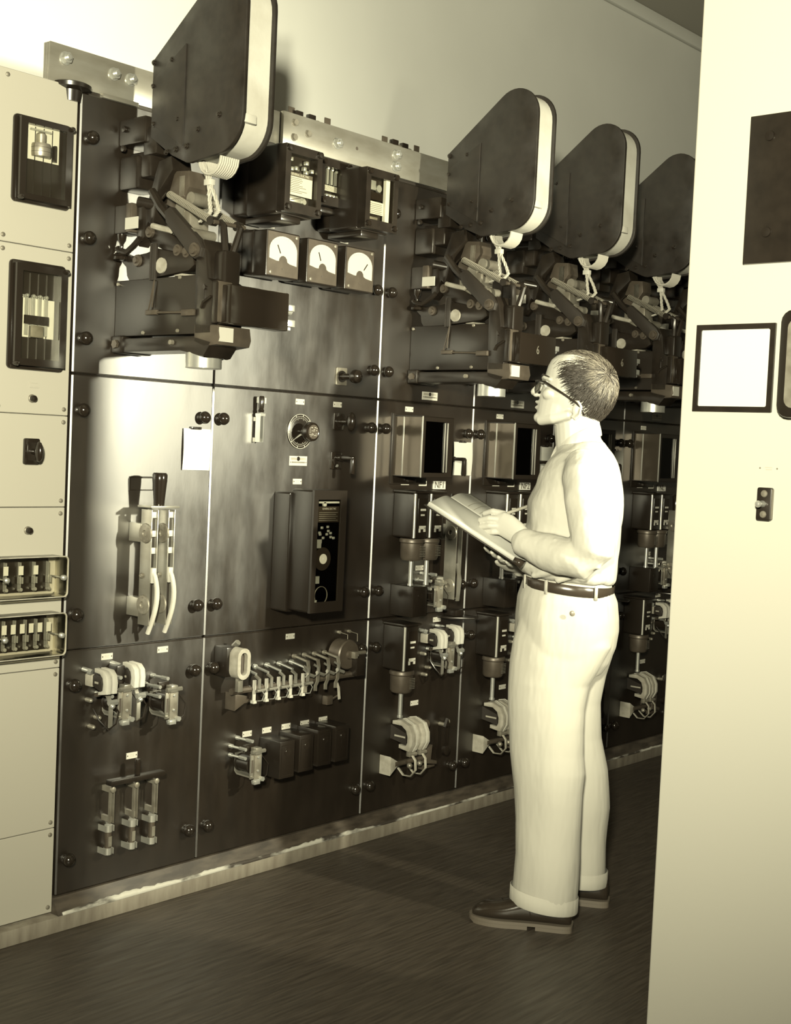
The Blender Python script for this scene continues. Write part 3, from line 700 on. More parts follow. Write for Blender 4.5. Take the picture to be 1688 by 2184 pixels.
def stad(w, h, cx, cz, n=8):
    L = []
    for s in (1, -1):
        for k in range(n+1):
            q = math.radians((0 if s > 0 else 180)+180*k/n); L.append((cx+w*math.cos(q), cz+s*(h-w)+w*math.sin(q)))
    return L
MB().ring(stad(.027, .050, a[0]+.004, a[2]), stad(.014, .036, a[0]+.004, a[2]), 'o', .055, .10).build('coil_shell', 'asbestos_grey', r)
MB().prism(stad(.014, .036, a[0]+.004, a[2]), 'o', .06, .085).build('coil_slot', 'ink', r)
MB().box(a[0]-.004, a[0]+.016, .07, .085, a[2]-.092, a[2]-.045, .001).cyl((a[0]+.02, .03, a[2]+.045), (a[0]+.02, .05, a[2]+.062), .010, n=6).box(a[0]+.02, a[0]+.036, .05, .07, a[2]-.02, a[2]+.008, .002).build('bracket', 'bus_metal', r)
for k in range(5):
    q = Lp(r, 545+k*26, 1462-k*7, .07); x, z = q[0], zs
    MB().box(x-.006, x+.006, .062, .068, z-.040, z+.030, .001).box(x-.010, x+.004, .060, .075, z-.045, z-.036).build('contact_finger', 'plate', r)
    MB().strip([(x, .068, z+.045), (x+.003, .085, z+.035), (x, .088, z+.005)], .010, .006).cyl((x-.008, .085, z-.002), (x+.026, .085, z-.002), .006, n=8).build('contact_arm', 'bus_metal', r)
    MB().cyl((x-.0, .002, z+.060), (x, .012, z+.060), .0085).cyl((x, .012, z+.060), (x, .072, z+.050), .0045).build('terminal_stud', 'bright_metal', r)
    MB().tube([(x+.012, .088, z), (x+.02, .092, z-.015), (x+.014, .088, z-.035), (x+.002, .08, z-.036)], .0014, 5).build('pigtail', 'bright_metal', r)
    MB().box(x-.016, x-.004, .05, .06, z-.03, z+.012, .002).build('insulator', 'black', r)
for k in range(4):
    q = Lp(r, 655+k*21.5, 1430-k*5.5, .07); x, z = q[0], zs
    MB().cyl((x, .002, z+.078), (x, .012, z+.078), .008).cyl((x, .012, z+.078), (x, .075, z+.068), .0048).build('terminal_stud', 'dull_metal', r)
    MB().strip([(x, .072, z+.072), (x, .078, z+.05), (x, .075, z-.002), (x-.004, .07, z-.018), (x-.006, .072, z-.035)], .012, .005).build('contact_finger', 'dull_metal', r)
    MB().strip([(x-.024, .078, z+.058), (x-.012, .088, z+.048), (x-.010, .09, z+.030), (x-.018, .082, z+.018)], .006, .004).cyl((x-.01, .08, z+.03), (x+.024, .08, z+.018), .006).build('contact_horn', 'bus_metal', r)
q = Lp(r, 745, 1395, .05); x, z = q[0], q[2]
MB().lathe((x-.01, .035, z), [(-.028, .040), (-.026, .052), (.022, .052), (.026, .048), (.026, .016), (.034, .014)], 'o', 36).build('solenoid', 'grey_iron', r)
MB().box(x-.008, x+.014, .055, .085, z-.012, z+.012, .002).cyl((x-.0, .07, z+.004), (x+.06, .07, z+.004), .007).build('plunger', 'dull_metal', r)
MB().box(x+.004, x+.05, .045, .085, z-.075, z, .004).build('solenoid_housing', 'iron', r)
for k in (0, 1):
    qq = Lp(r, 722+21*k, 1348-2*k, 0); MB().lathe((qq[0], 0, qq[2]), [(0, .006), (.01, .006), (.012, 0)], 'o', 10).tube([(qq[0], .01, qq[2]), (qq[0]+.022, .025, qq[2]-.008), (qq[0]+.018, .03, qq[2]-.035)], .0016, 5).build('lead_wire', 'dull_metal', r)
qq = Lp(r, 695, 1490, .0); MB().box(qq[0]-.018, qq[0]+.012, 0, .025, qq[2]-.018, qq[2]+.014, .003).strip([(qq[0]+.012, .02, qq[2]), (qq[0]+.035, .03, qq[2]+.014)], .008, .004).build('latch_block', 'grey_iron', r)
qq = Lp(r, 717, 1465, .06); MB().strip([(qq[0], .06, qq[2]+.02), (qq[0]-.003, .075, qq[2]), (qq[0], .078, qq[2]-.04)], .010, .003).build('latch_lever', 'asbestos_grey', r)

# four small black boxes
for k, (px, py) in enumerate(((613, 1620), (654, 1606), (693, 1594), (730, 1585))):
    w, h, out = .034, .062, .10
    q = at(px, py, out); r = thing('boxed_relay', ['leftmost', 'second', 'third', 'rightmost'][k]+' of the four small black relay boxes in a row', 'relay', (q.x, 0, q.z), group='four small black relay boxes')
    MB().box(-w, w, 0, out, -h, h, .003).build('case', 'black', r)
    MB().ring([(-w*.8, -h*.86), (w*.8, -h*.86), (w*.8, h*.80), (-w*.8, h*.80)], [(-w*.76, -h*.83), (w*.76, -h*.83), (w*.76, h*.77), (-w*.76, h*.77)], 'o', out-.001, out+.001).build('front_bead', 'iron', r)
    MB().lathe((0, out, h*.42), [(0, .0135), (.0008, .0135)], 'o', 20).lathe((0, out+.0008, h*.42), [(0, .009), (.0006, .0085)], 'o', 16).box(-.003, .003, out, out+.001, -h*.2, h*.2).build('emblem', 'iron', r)

# ================================================================== BAYS THREE TO SIX (built in bay three, then copied)
PROTO = []
def proto(o): PROTO.append(o); return o
def P3(px, py, out=0): return at(px, py, out)
proto(makerplate(917, 845, 'wide white maker plate with round emblem', .088, .030))
for px, py, l in ((873, 873, 'white nameplate above the glass-cased control relay'), (864, 1029, 'left small nameplate below the glass-cased control relay'), (902, 1031, 'right small nameplate below the glass-cased control relay'), (895, 1211, 'small nameplate between the dashpot plungers and the black box'), (849, 1331, 'small nameplate above the single dashpot relay'), (932, 1321, 'small nameplate above the twin-jaw contactor'), (884, 1499, 'small nameplate above the bottom contactor')):
    proto(nameplate(px, py, l, w=.044, grp='small white nameplates of the feeder bays'))
def glass_relay():
    x0, x1, z0, z1, out = 3.522, 3.700, 1.325, 1.545, .135
    r = thing('glass_relay', 'black control relay in a tall smoked glass case', 'relay', ((x0+x1)/2, 0, z0), group='glass-cased control relays'); w = (x1-x0)/2; h = z1-z0
    MB().box(-w-.012, w+.012, 0, .006, -.030, h+.008, .002).build('base', 'black', r)
    MB().box(-w+.01, w-.01, .008, .03, .012, h-.012, .003).build('inner_case', 'iron', r)
    for o in (.045, out-.003): MB().box(-w-.001, -w+.004, o, o+.006, 0, h, .001).build('corner_bar', 'brass', r)
    MB().box(-w, -w+.002, .006, out, .003, h-.003).build('side_glass', 'polished_steel', r)
    for zz in (0, h-.004): MB().box(-w-.002, w+.002, .006, out, zz, zz+.004, .001).build('case_end', 'black', r)
    P = [(-w, 0), (w, 0), (w, h), (-w, h)]; Q = [(-w+.020, .018), (w-.040, .018), (w-.040, h-.018), (-w+.020, h-.018)]
    MB().ring(P, Q, 'o', out-.004, out).build('front_frame', 'black', r)
    MB().box(-w+.02, w-.04, out-.0035, out-.002, .018, h-.018).build('front_glass', 'smoked_glass', r)
    for k, x in enumerate((w-.052, w-.036)): MB().box(x, x+.004, out-.002, out+.003, .02, h-.02, .001).build('front_bar', 'brass', r)
    MB().box(-w+.03, w-.05, .03, .06, h*.2, h*.85, .003).build('coil_stack', 'black', r)
    for z in (h*.22, h*.78): MB().lathe((-w+.045, .07, z), [(0, .028), (.01, .028), (.014, .022)], 'o', 24).build('coil', 'grey_iron', r)
    for x in (-w+.035, w-.06): MB().lathe((x, .09, h*.56), [(0, .008), (.02, .008)], 'o', 14).box(x-.012, x+.012, .1, .106, h*.54, h*.58).build('contact', 'bright_metal', r)
    MB().lathe((w+.016, .03, h*.74), [(-.028, .030), (.002, .032), (.006, .028)], 'o', 28).build('side_dial', 'plate', r)
    MB().box(-w*.2, w*.3, .006, .02, -.024, -.012, .002).build('terminal_strip', 'iron', r)
    return r
proto(glass_relay())
def crank():
    p = P3(968, 985, .02); r = thing('crank_handle', 'small black crank handle beside a hung paper sheet', 'handle', (p.x, 0, p.z), group='crank handles of the feeder bays')
    MB().lathe((-.005, 0, .012), [(0, .012), (.02, .010), (.03, .008)], 'o', 16).build('boss', 'black', r)
    MB().box(-.012, .010, .03, .075, .004, .018, .005).build('arm', 'black_gloss', r)
    MB().lathe((.004, .068, 0), [(.012, .0095), (.0, .009), (-.045, .0105), (-.052, .008)], 'z', 18).build('grip', 'black_gloss', r)
    MB().lathe((.0, .0, .045), [(0, .006), (.008, .005)], 'o', 10).build('pivot_screw', 'dull_metal', r)
    return r
proto(crank())
proto(sheet(967, 942, 'blank white paper sheet hung beside the crank handle', .115, .128))
def dashpot(px, py, n, label):
    """relay with case, round oil pot below and plunger; origin at case bottom centre on the board"""
    p = P3(px, py, .09); r = thing('dashpot_relay', label, 'relay', (p.x, 0, p.z), group='dashpot relays of the feeder bays')
    pitch = .088; w = .040
    for k in range(n):
        x = k*pitch
        MB().rbox(x-w, x+w, .0, .10, .0, .165, .008, .003).build('case', 'black', r)
        MB().lathe((x-w+.006, .098, 0), [(.002, .006), (.162, .006)], 'z', 10).build('glass_edge', 'brass', r)
        MB().box(x-w+.022, x+w-.010, .1005, .102, .020, .145).build('window', 'black_gloss', r)
        MB().box(x-.006, x+.022, .102, .1035, .10, .108).build('indicator', 'plate', r)
        MB().box(x-.004, x+.016, .102, .1035, .082, .088).build('indicator', 'plate', r)
        MB().box(x-.010, x+.024, .102, .104, .034, .046).box(x-.012, x-.004, .102, .104, .022, .036).box(x+.014, x+.024, .102, .104, .024, .04).build('indicator', 'plate', r)
        MB().lathe((x, .062, 0), [(-.002, .043), (-.006, .046), (-.016, .046), (-.02, .042), (-.074, .041), (-.082, .036)], 'z', 30).build('oil_pot', 'grey_iron', r)
        mb = MB()
        for q in range(7): mb.box(x-.002, x+.026, .1035, .105, -.030-.006*q, -.028-.006*q)
        mb.build('pot_lettering', 'dull_metal', r)
        MB().cyl((x-.004, .066, -.080), (x-.004, .066, -.170), .0085).cyl((x-.004, .066, -.168), (x-.004, .066, -.176), .011).build('plunger', 'bright_metal', r)
    MB().box(-w-.006, (n-1)*pitch+w+.006, 0, .11, .163, .172, .003).build('hood', 'black', r)
    return r
proto(dashpot(892, 1148, 2, 'twin dashpot relay with two metal plungers hanging below'))
proto(dashpot(870, 1430, 1, 'single dashpot relay with one plunger hanging below'))
def card():
    p = P3(945, 1036, .02); r = thing('marker_card', 'white marker card lettered NF1 above the twin dashpot relay', 'card', (p.x, 0, p.z), group='hand-lettered white marker cards')
    MB().box(-.036, .036, 0, .004, -.014, .016).build('card', 'paper', r)
    return r
cardroot = card()
def small_box():
    p = P3(892, 1283, .10); w, h, out = .040, .056, .11; r = thing('boxed_relay', 'black relay box with faint emblem', 'relay', (p.x, 0, p.z), group='black relay boxes of the feeder bays')
    MB().box(-w, w, 0, out, -h, h, .003).build('case', 'black', r)
    MB().ring([(-w*.8, -h*.86), (w*.8, -h*.86), (w*.8, h*.8), (-w*.8, h*.8)], [(-w*.76, -h*.83), (w*.76, -h*.83), (w*.76, h*.77), (-w*.76, h*.77)], 'o', out-.001, out+.001).build('front_bead', 'iron', r)
    MB().lathe((0, out, h*.38), [(0, .012), (.001, .012)], 'o', 18).build('emblem', 'iron', r)
    return r
proto(small_box())
p = P3(930, 1270, .07); proto(clapper(p.x, p.z, 'open clapper relay beside a black relay box')); PROTO[-1]['group'] = 'clapper relays of the feeder bays'
def feeder_switch():
    p = P3(972, 1190, .10); r = thing('knife_switch', 'tall flat single-pole knife switch with round spring washers', 'switch', (p.x, 0, p.z), group='knife switches of the feeder bays')
    for s in (-1, 1): MB().box(s*.016-.0018, s*.016+.0018, .06, .115, -.155, .16, .0005).build('blade_plate', 'bus_metal', r)
    MB().box(-.014, .014, .065, .10, -.15, .15).build('inner_web', 'black', r)
    for z in (.095, -.105):
        MB().lathe((-.018, .088, z), [(-.004, .007), (-.006, .010), (-.004, .026), (0, .028)], 'x', 16).build('spring_washer', 'dull_metal', r)
        MB().box(-.018, .018, 0, .06, z-.03, z+.03, .002).build('standoff_block', 'bus_metal', r)
    MB().box(-.025, .025, .05, .12, .16, .166, .001).build('cross_bar', 'bus_metal', r)
    MB().lathe((0, .085, 0), [(.166, .014), (.18, .0145), (.235, .0175), (.24, .014), (.241, 0)], 'z', 20).build('handle', 'black_gloss', r)
    MB().strip([(0, .11, -.02), (0, .125, -.08), (0, .118, -.16)], .016, .006).build('arcing_horn', 'bus_metal', r)
    return r
proto(feeder_switch())
def tray():
    p = P3(975, 1318, .05); r = thing('tray_bracket', 'dark narrow metal shelf projecting across the seam', 'shelf', (p.x, 0, p.z), group='projecting shelves of the feeder bays')
    MB().prism([(-.06, .0), (.075, .0), (.07, .10), (.02, .12), (-.05, .06)], 'z', .0, .007, .001).build('shelf', 'iron', r)
    MB().box(-.02, .03, 0, .06, .007, .032, .004).build('support', 'black', r)
    return r
proto(tray())
p = P3(950, 1400, .06); proto(clapper(p.x, p.z, 'twin-jaw open contactor with black coil', True)); PROTO[-1]['group'] = 'twin-jaw contactors of the feeder bays'
def blowout(label):
    p = P3(885, 1585, .06); r = thing('blowout_contactor', label, 'contactor', (p.x, 0, p.z), group='round-jawed contactors at the foot of the feeder bays')
    for x in (-.045, .012):
        for dx in (-.013, .013):
            out = [(.005, .085), (.045, .092), (.085, .078), (.102, .045), (.104, .01), (.090, -.018), (.040, -.012)]
            ins = [(.005, .072), (.050, .072), (.072, .058), (.080, .036), (.080, .014), (.072, .0), (.040, .002)]
            MB().prism(out+ins[::-1], 'x', x+dx-.011, x+dx+.011, .003).build('jaw', 'asbestos_grey', r)
        MB().strip([(x, .020, .09), (x, .050, .097), (x, .088, .082), (x, .107, .048), (x, .108, .01), (x, .09, -.02)], .003, .003).build('jaw_rib', 'plate', r)
        MB().prism([(.0, .070), (.075, .048), (.078, .006), (.0, .018)], 'x', x-.025, x+.01).build('arc_plate', 'black_matt', r)
        MB().box(x-.0265, x-.025, .02, .072, .030, .036).build('plate_bar', 'asbestos_grey', r)
        MB().tube([(x, .085, -.03), (x, .105, -.05), (x, .108, -.085), (x, .085, -.112), (x, .05, -.115), (x, .02, -.09)], .007, 8, flat=(1, 0, 0, .35)).build('loop_strap', 'asbestos_grey', r)
        MB().box(x-.014, x+.018, .07, .09, -.04, -.012, .003).cyl((x-.01, .085, -.03), (x+.02, .09, -.03), .007, n=6).build('contact_tip', 'dull_metal', r)
        MB().sph((x+.004, .075, -.075), .011, n=12).build('roller', 'dull_metal', r)
    MB().cyl((-.10, .05, -.066), (.10, .05, -.066), .010).build('shaft', 'grey_iron', r)
    MB().prism([(-.125, -.035), (-.125, -.105), (-.085, -.075), (-.085, -.057)], 'o', .0, .055, .002).build('left_bracket', 'asbestos_grey', r)
    MB().prism([(.06, -.03), (.10, -.02), (.095, -.075), (.13, -.085), (.13, -.098), (.06, -.085)], 'o', .0, .065, .002).build('right_bracket', 'grey_iron', r)
    MB().cyl((.05, .03, .055), (.10, .03, .055), .017).build('magnet_core', 'grey_iron', r)
    MB().prism([(.062, -.112), (.062, -.095), (.135, -.103), (.135, -.109)], 'o', .03, .05).build('lower_tab', 'grey_iron', r)
    return r
proto(blowout('round-jawed blowout contactor with pale ribbed jaws and loop straps'))
def lever():
    p = P3(945, 1575, .02); r = thing('interlock_lever', 'dark upright lever with round boss', 'lever', (p.x, 0, p.z), group='upright levers at the foot of the feeder bays')
    MB().lathe((0, .03, -.042), [(0, .019), (.014, .019), (.016, .014)], 'o', 20).build('boss', 'iron', r)
    MB().strip([(0, .036, -.04), (0, .036, .055)], .018, .008).prism([(-.014, .05), (.014, .05), (0, .082)], 'o', .03, .042).build('arm', 'iron', r)
    MB().cyl((0, 0, .055), (0, .04, .055), .008).sph((.034, .012, .06), .011, n=12).build('pivot', 'dull_metal', r)
    return r
proto(lever())
BAYP = ['in the bay carded NF1', 'in the bay carded NF2', 'in the bay behind the man', 'in the farthest bay']
base_labels = [(o, o['label']) for o in PROTO]
for k in (1, 2, 3):
    for o, l in base_labels: dup(o, (BW*k, 0, 0), l+', '+BAYP[k])
for o, l in base_labels: o['label'] = l+', '+BAYP[0]
for k, tx, lb in ((1, 'NF2', 'white marker card lettered NF2, partly behind the man'), (2, '', 'white marker card above the twin dashpot relay, behind the man'), (3, 'NL', 'white marker card lettered NL at the far right')):
    c = dup(cardroot, (BW*k, 0, 0), lb)
    if tx: text('lettering', tx, .036, 'ink', c, (0, .0044, .001), sx=.95)
text('lettering', 'NF1', .036, 'ink', cardroot, (0, .0044, .001), sx=.95)

# ================================================================== AIR CIRCUIT BREAKERS
def breaker():
    """origin on the board at the near side of the chute, z is height above floor (origin z = 0)"""
    r = thing('circuit_breaker', 'x', 'circuit breaker', (2.28, 0, 0), group='large air circuit breakers')
    # --- arc chute: two dark side boards and a cream lining between them
    prof = []
    def arc(cx, cz, rad, a0, a1, n=8):
        for k in range(n+1):
            q = math.radians(a0+(a1-a0)*k/n); prof.append((cx+rad*math.cos(q), cz+rad*math.sin(q)))
    prof += [(.140, 2.265), (.235, 2.205), (.30, 2.178), (.315, 2.176)]
    arc(.425, 2.285, .098, -78, 0, 8)
    arc(.428, 2.572, .095, 0, 128, 12)
    prof += [(.140, 2.478)]
    c = MB().prism(prof, 'x', .0, .013, .0025).build('arc_chute', 'arc_board', r, label='dark speckled side board of the arc chute')
    MB().prism(prof, 'x', .100, .112, .0025).build('far_side_board', 'arc_board', c)
    inner = [((u-.32)*.955+.318, (v-2.40)*.965+2.40) for u, v in prof]
    inn2 = [((u-.32)*.80+.315, (v-2.40)*.86+2.40) for u, v in prof]
    MB().ring(inner, inn2, 'x', .026, .100).build('lining', 'asbestos', c, label='cream arc-resistant lining of the chute')
    MB().prism(inn2, 'x', .03, .09).build('core', 'black_matt', c)
    MB().box(.010, .052, .44, .522, 2.262, 2.285, .002).build('lug', 'asbestos', c)
    MB().prism([(.145, 2.30), (.285, 2.225), (.285, 2.50), (.145, 2.42)], 'x', -.0035, .002, .001).build('cover_patch', 'arc_board', c)
    for o, z in ((.147, 2.470), (.148, 2.405), (.225, 2.466), (.258, 2.30), (.345, 2.335 if 0 else 2.262), (.30, 2.222), (.255, 2.218), (.43, 2.29), (.155, 2.30), (.215, 2.215)):
        MB().lathe((-.001, o, z), [(0, .0085), (-.002, .0085), (-.0022, .0055), (-.006, .0055), (-.007, 0)], 'x', 12).build('screw', 'iron', c)
    # --- upper contact structure against the board
    MB().box(-.005, .10, 0, .12, 2.255, 2.33, .006).box(.005, .09, .10, .16, 2.22, 2.30, .006).build('upper_stud_block', 'iron', r)
    MB().box(.0, .09, 0, .085, 2.13, 2.225, .008).box(.01, .085, .03, .13, 2.16, 2.235, .008).build('contact_block', 'iron', r)
    MB().prism([(.10, 2.05), (.16, 2.20), (.215, 2.21), (.225, 2.17), (.17, 2.12), (.14, 2.02)], 'x', .015, .085, .004).build('main_contact', 'iron', r)
    MB().prism([(.18, 2.08), (.215, 2.17), (.275, 2.165), (.28, 2.12), (.235, 2.06)], 'x', .03, .10, .003).build('arcing_contact', 'grey_iron', r)
    MB().box(.03, .08, .235, .262, 2.095, 2.155, .002).cyl((.02, .30, 2.085), (.10, .30, 2.085), .018).cyl((.02, .255, 2.06), (.09, .255, 2.06), .022).build('roller_set', 'dull_metal', r)
    MB().box(.02, .09, .20, .30, 1.975, 2.055, .006).cyl((.005, .265, 2.01), (.10, .265, 2.01), .020).box(.02, .05, .29, .325, 1.965, 2.005, .003).cyl((.0, .33, 1.985), (.08, .33, 1.985), .015).build('moving_contact', 'dull_metal', r)
    for z in (2.245, 2.30): MB().lathe((-.006, .03, z), [(0, .009), (-.008, .009), (-.010, 0)], 'x', 10).build('screw', 'iron', r)
    # --- springs
    for (x0, a, b) in ((.005, (.225, 2.101), (.400, 2.018)), (.095, (.225, 2.098), (.402, 2.016))):
        MB().helix((x0, a[0], a[1]), (x0, b[0], b[1]), .0095, .0016, 30).build('tension_spring', 'spring_steel', r)
        MB().tube([(x0, a[0]-.03, a[1]-.01), (x0, a[0]-.012, a[1]+.004), (x0, a[0], a[1])], .0035, 6).build('spring_hook', 'iron', r)
        MB().cyl((x0-.008, b[0]+.012, b[1]-.006), (x0+.012, b[0]+.012, b[1]-.006), .013).build('spring_eye', 'iron', r)
    # --- long drag link and toggle arm on the near side
    MB().tube([(.0, .155, 2.115), (.0, .20, 2.065), (.0, .235, 2.035)], [.012, .014, .012], 8).build('toggle_rod', 'iron', r)
    MB().prism([(.225, 2.05), (.250, 2.062), (.375, 1.965), (.392, 1.94), (.385, 1.917), (.362, 1.912), (.340, 1.925), (.235, 2.018)], 'x', -.012, .012, .004).build('drag_link', 'black_matt', r)
    MB().cyl((-.018, .366, 1.936), (.02, .366, 1.936), .019).lathe((-.018, .366, 1.936), [(0, .013), (-.006, .012), (-.008, 0)], 'x', 14).build('link_pin', 'grey_iron', r)
    MB().prism([(.130, 2.02), (.150, 2.032), (.305, 1.955), (.330, 1.945), (.330, 1.915), (.300, 1.912), (.150, 1.968), (.130, 1.985)], 'x', .012, .034, .004).build('lever_arm', 'iron', r)
    for o, z in ((.142, 2.003), (.268, 1.944), (.308, 1.937)): MB().lathe((.010, o, z), [(.002, .016), (-.006, .016), (-.0065, .010), (-.012, .009), (-.013, 0)], 'x', 16).build('pin', 'grey_iron', r)
    # --- side lever with label plate and push knob
    MB().box(-.01, .05, -.0, .055, 2.005, 2.085, .004).build('auxiliary_coil', 'black_matt', r)
    MB().box(-.014, .04, .055, .082, 2.005, 2.088, .004).build('coil_bracket', 'grey_iron', r)
    MB().box(-.018, -.015, .060, .118, 2.012, 2.045).build('data_label', 'plate', r, label='small white data label')
    MB().prism([(.085, 2.10), (.115, 2.095), (.125, 1.99), (.10, 1.965), (.09, 1.99)], 'x', .0, .04, .004).cyl((.0, .095, 2.09), (.05, .17, 2.075), .016).build('upper_bracket', 'iron', r)
    MB().tube([(-.005, .115, 1.985), (-.005, .085, 1.965), (-.005, .055, 1.950), (-.005, .02, 1.957), (-.005, .012, 1.965)], .009, 8).build('push_lever', 'iron', r)
    MB().lathe((-.005, .030, 0), [(2.002, .014), (1.985, .012), (1.975, .006), (1.955, .005), (1.945, .010), (1.938, .022), (1.930, .023), (1.927, .012)], 'z', 24).build('push_knob', 'black_gloss', r)
    MB().tube([(.02, .15, 2.035), (.02, .20, 2.028), (.02, .24, 2.02)], .010, 8).build('braid', 'rope', r) if 0 else MB().tube([(.01, .150, 2.020), (.01, .19, 2.010), (.01, .235, 2.000), (.01, .25, 2.01)], .0085, 8).build('braid', 'asbestos_grey', r)
    # --- cast bracket (boat shape) above magnet box
    MB().prism([(.015, 1.955), (.06, 1.94), (.13, 1.945), (.18, 1.955), (.335, 1.925), (.345, 1.90), (.32, 1.885), (.06, 1.865), (.045, 1.885), (.04, 1.91), (.02, 1.925)], 'x', .005, .03, .003).build('side_casting', 'iron', r)
    MB().lathe((.004, .098, 1.925), [(0, .018), (-.007, .016), (-.008, .009), (-.014, .008)], 'x', 18).build('casting_boss', 'grey_iron', r)
    MB().box(-.004, .006, .163, .185, 1.865, 1.968, .002).box(-.006, -.003, .163, .168, 1.865, 1.968).build('slide_bar', 'black_matt', r)
    MB().cyl((.0, .205, 1.905), (.08, .205, 1.905), .022).box(.02, .09, .235, .275, 1.875, 1.925, .006).build('latch', 'asbestos_grey', r)
    # --- magnet box
    MB().box(.002, .10, .0, .37, 1.712, 1.872, .003).build('magnet_box', 'black', r)
    for o, z in ((.012, 1.862), (.29, 1.868), (.135, 1.720), (.288, 1.722)): MB().lathe((.002, o, z), [(0, .006), (-.004, .005), (-.005, 0)], 'x', 10).build('screw', 'dull_metal', r)
    MB().tube([(-.004, .185, 1.865), (-.004, .166, 1.79), (-.004, .158, 1.775)], .0022, 5).tube([(-.004, .185, 1.865), (-.004, .178, 1.79)], .0022, 5).cyl((-.006, .205, 1.774), (-.006, .335, 1.770), .0038).box(-.01, .0, .155, .205, 1.768, 1.782, .002).box(-.012, .0, .315, .365, 1.760, 1.778, .002).build('trip_rod', 'grey_iron', r)
    # --- spine casting with hammer head in front
    MB().prism([(.355, 1.885), (.36, 1.955), (.385, 1.965), (.40, 1.93), (.41, 1.86), (.43, 1.85), (.43, 1.71), (.36, 1.71)], 'x', .0, .11, .004).build('spine_casting', 'iron', r)
    MB().prism([(.05-.02, 1.868), (.115, 1.868), (.130, 1.85), (.112, 1.93), (.112, 1.96), (.10, 1.97), (.05, 1.96)], 'o', .37, .385, .002).build('backing_plate', 'grey_iron', r)
    mb = MB()
    for s in (-1, 1): mb.tube([(.052+s*.030, .425, 2.012), (.052+s*.030, .440, 2.0), (.052+s*.020, .435, 1.96), (.052+s*.012, .43, 1.93)], [.008, .009, .010, .011], 8)
    mb.build('yoke_arm', 'iron', r)
    MB().rbox(.022, .084, .405, .445, 1.846, 1.937, .012, .006).build('hammer_weight', 'black', r)
    MB().cyl((.0, .425, 2.008), (.11, .425, 2.008), .006).build('yoke_pin', 'grey_iron', r)
    # --- trip unit and box
    MB().box(.002, .055, .385, .448, 1.742, 1.852, .003).build('trip_mechanism', 'grey_iron', r)
    MB().box(-.003, .003, .430, .452, 1.738, 1.850, .004).tube([(-.004, .39, 1.78), (-.006, .40, 1.795), (-.004, .43, 1.81)], .004, 6).box(-.004, .002, .395, .40, 1.80, 1.845).cyl((-.006, .40, 1.835), (.0, .40, 1.835), .006).build('trip_lever', 'iron', r)
    b = MB().box(.020, .235, .430, .482, 1.738, 1.843, .004).build('trip_box', 'black_gloss', r)
    MB().cyl((.238, .455, 1.800), (.262, .455, 1.800), .016).box(.238, .262, .445, .478, 1.795, 1.813, .002).box(.238, .268, .45, .475, 1.752, 1.772, .002).box(.238, .25, .45, .475, 1.742, 1.750).build('terminal', 'bright_metal', b)
    # --- lower junction box with label
    MB().prism([(.36, 1.74), (.455, 1.733), (.462, 1.70), (.455, 1.682), (.40, 1.676), (.36, 1.69)], 'x', .0, .118, .003).build('junction_box', 'grey_iron', r)
    MB().box(.004, .052, .458, .462, 1.690, 1.728).build('data_label', 'plate', r, label='white data label')
    # --- bottom beam and silver cylinder
    MB().prism([(.0, 1.672), (.02, 1.667), (.30, 1.668), (.40, 1.650), (.435, 1.690), (.36, 1.706), (.0, 1.706)], 'x', .0, .10, .003).build('beam', 'iron', r)
    MB().box(-.008, .108, -.0, .045, 1.664, 1.714, .006).build('mounting_foot', 'iron', r)
    MB().hexa((-.008, .024, 1.689), .013, .008, 'x').build('hex_bolt', 'grey_iron', r)
    MB().lathe((.0, .27, 1.69), [(0, .008), (-.01, .007)], 'x', 8).build('hex_bolt', 'dull_metal', r)
    MB().lathe((.05, .345, 0), [(1.672, .050), (1.622, .050), (1.621, .044)], 'z', 36).build('dashpot_cylinder', 'bright_metal', r, label='bright silver cylinder under the beam')
    # --- flexible cable coil and leads
    mb = MB()
    for k in range(9):
        x = .022+.0075*k
        mb.tube([(x, .375+.045*math.cos(q*PI/8), 2.188+.045*math.sin(q*PI/8)*1.0) for q in range(8, 17)], .0042, 6)
    mb.build('cable_coil', 'rope', r, label='coiled white braided cable')
    for s in (0, 1):
        c_ = [(.03, .325+.012*s, 2.18), (.03, .355+.010*s, 2.14), (.03, .365+.010*s, 2.11), (.03, .37+.028*s, 2.07), (.03, .375+.034*s, 2.045), (.03, .362+.030*s, 2.03), (.03, .33+.055*s, 2.02)]
        n = 60; 
        def pos(t, c_=c_):
            f = t*(len(c_)-1); i = min(int(f), len(c_)-2); f -= i; a = Vector(c_[i]); b_ = Vector(c_[i+1]); return a.lerp(b_, f)
        mb = MB()
        for st in range(3):
            pts = []
            for i in range(n+1):
                t = i/n; q = pos(t); ph = t*30+st*2*PI/3; pts.append((q.x+.0032*math.cos(ph), q.y+.0032*math.sin(ph), q.z))
            mb.tube(pts, .0031, 5)
        mb.build('lead_cable', 'rope', r)
    MB().box(.022, .040, .350, .378, 2.115, 2.132, .002).build('cable_tag', 'plate', r)
    return r
b0 = breaker()
b0['label'] = 'nearest and largest air circuit breaker, at the top of the first bay'
for k, lb in enumerate(('air circuit breaker numbered 6 directly above the bay carded NF1', 'air circuit breaker numbered 6 above and behind the head of the man', 'air circuit breaker partly cut off by the pale panel at right', 'farthest air circuit breaker, mostly hidden behind the pale panel')):
    c = dup(b0, (1.31+BW*k, 0, 0), lb)
    bx = [o for o in kids(c) if o.name.startswith('trip_box')][0]
    text('number', '6', .042, 'dull_metal', bx, (.125, .4825, 1.788), sx=.8)

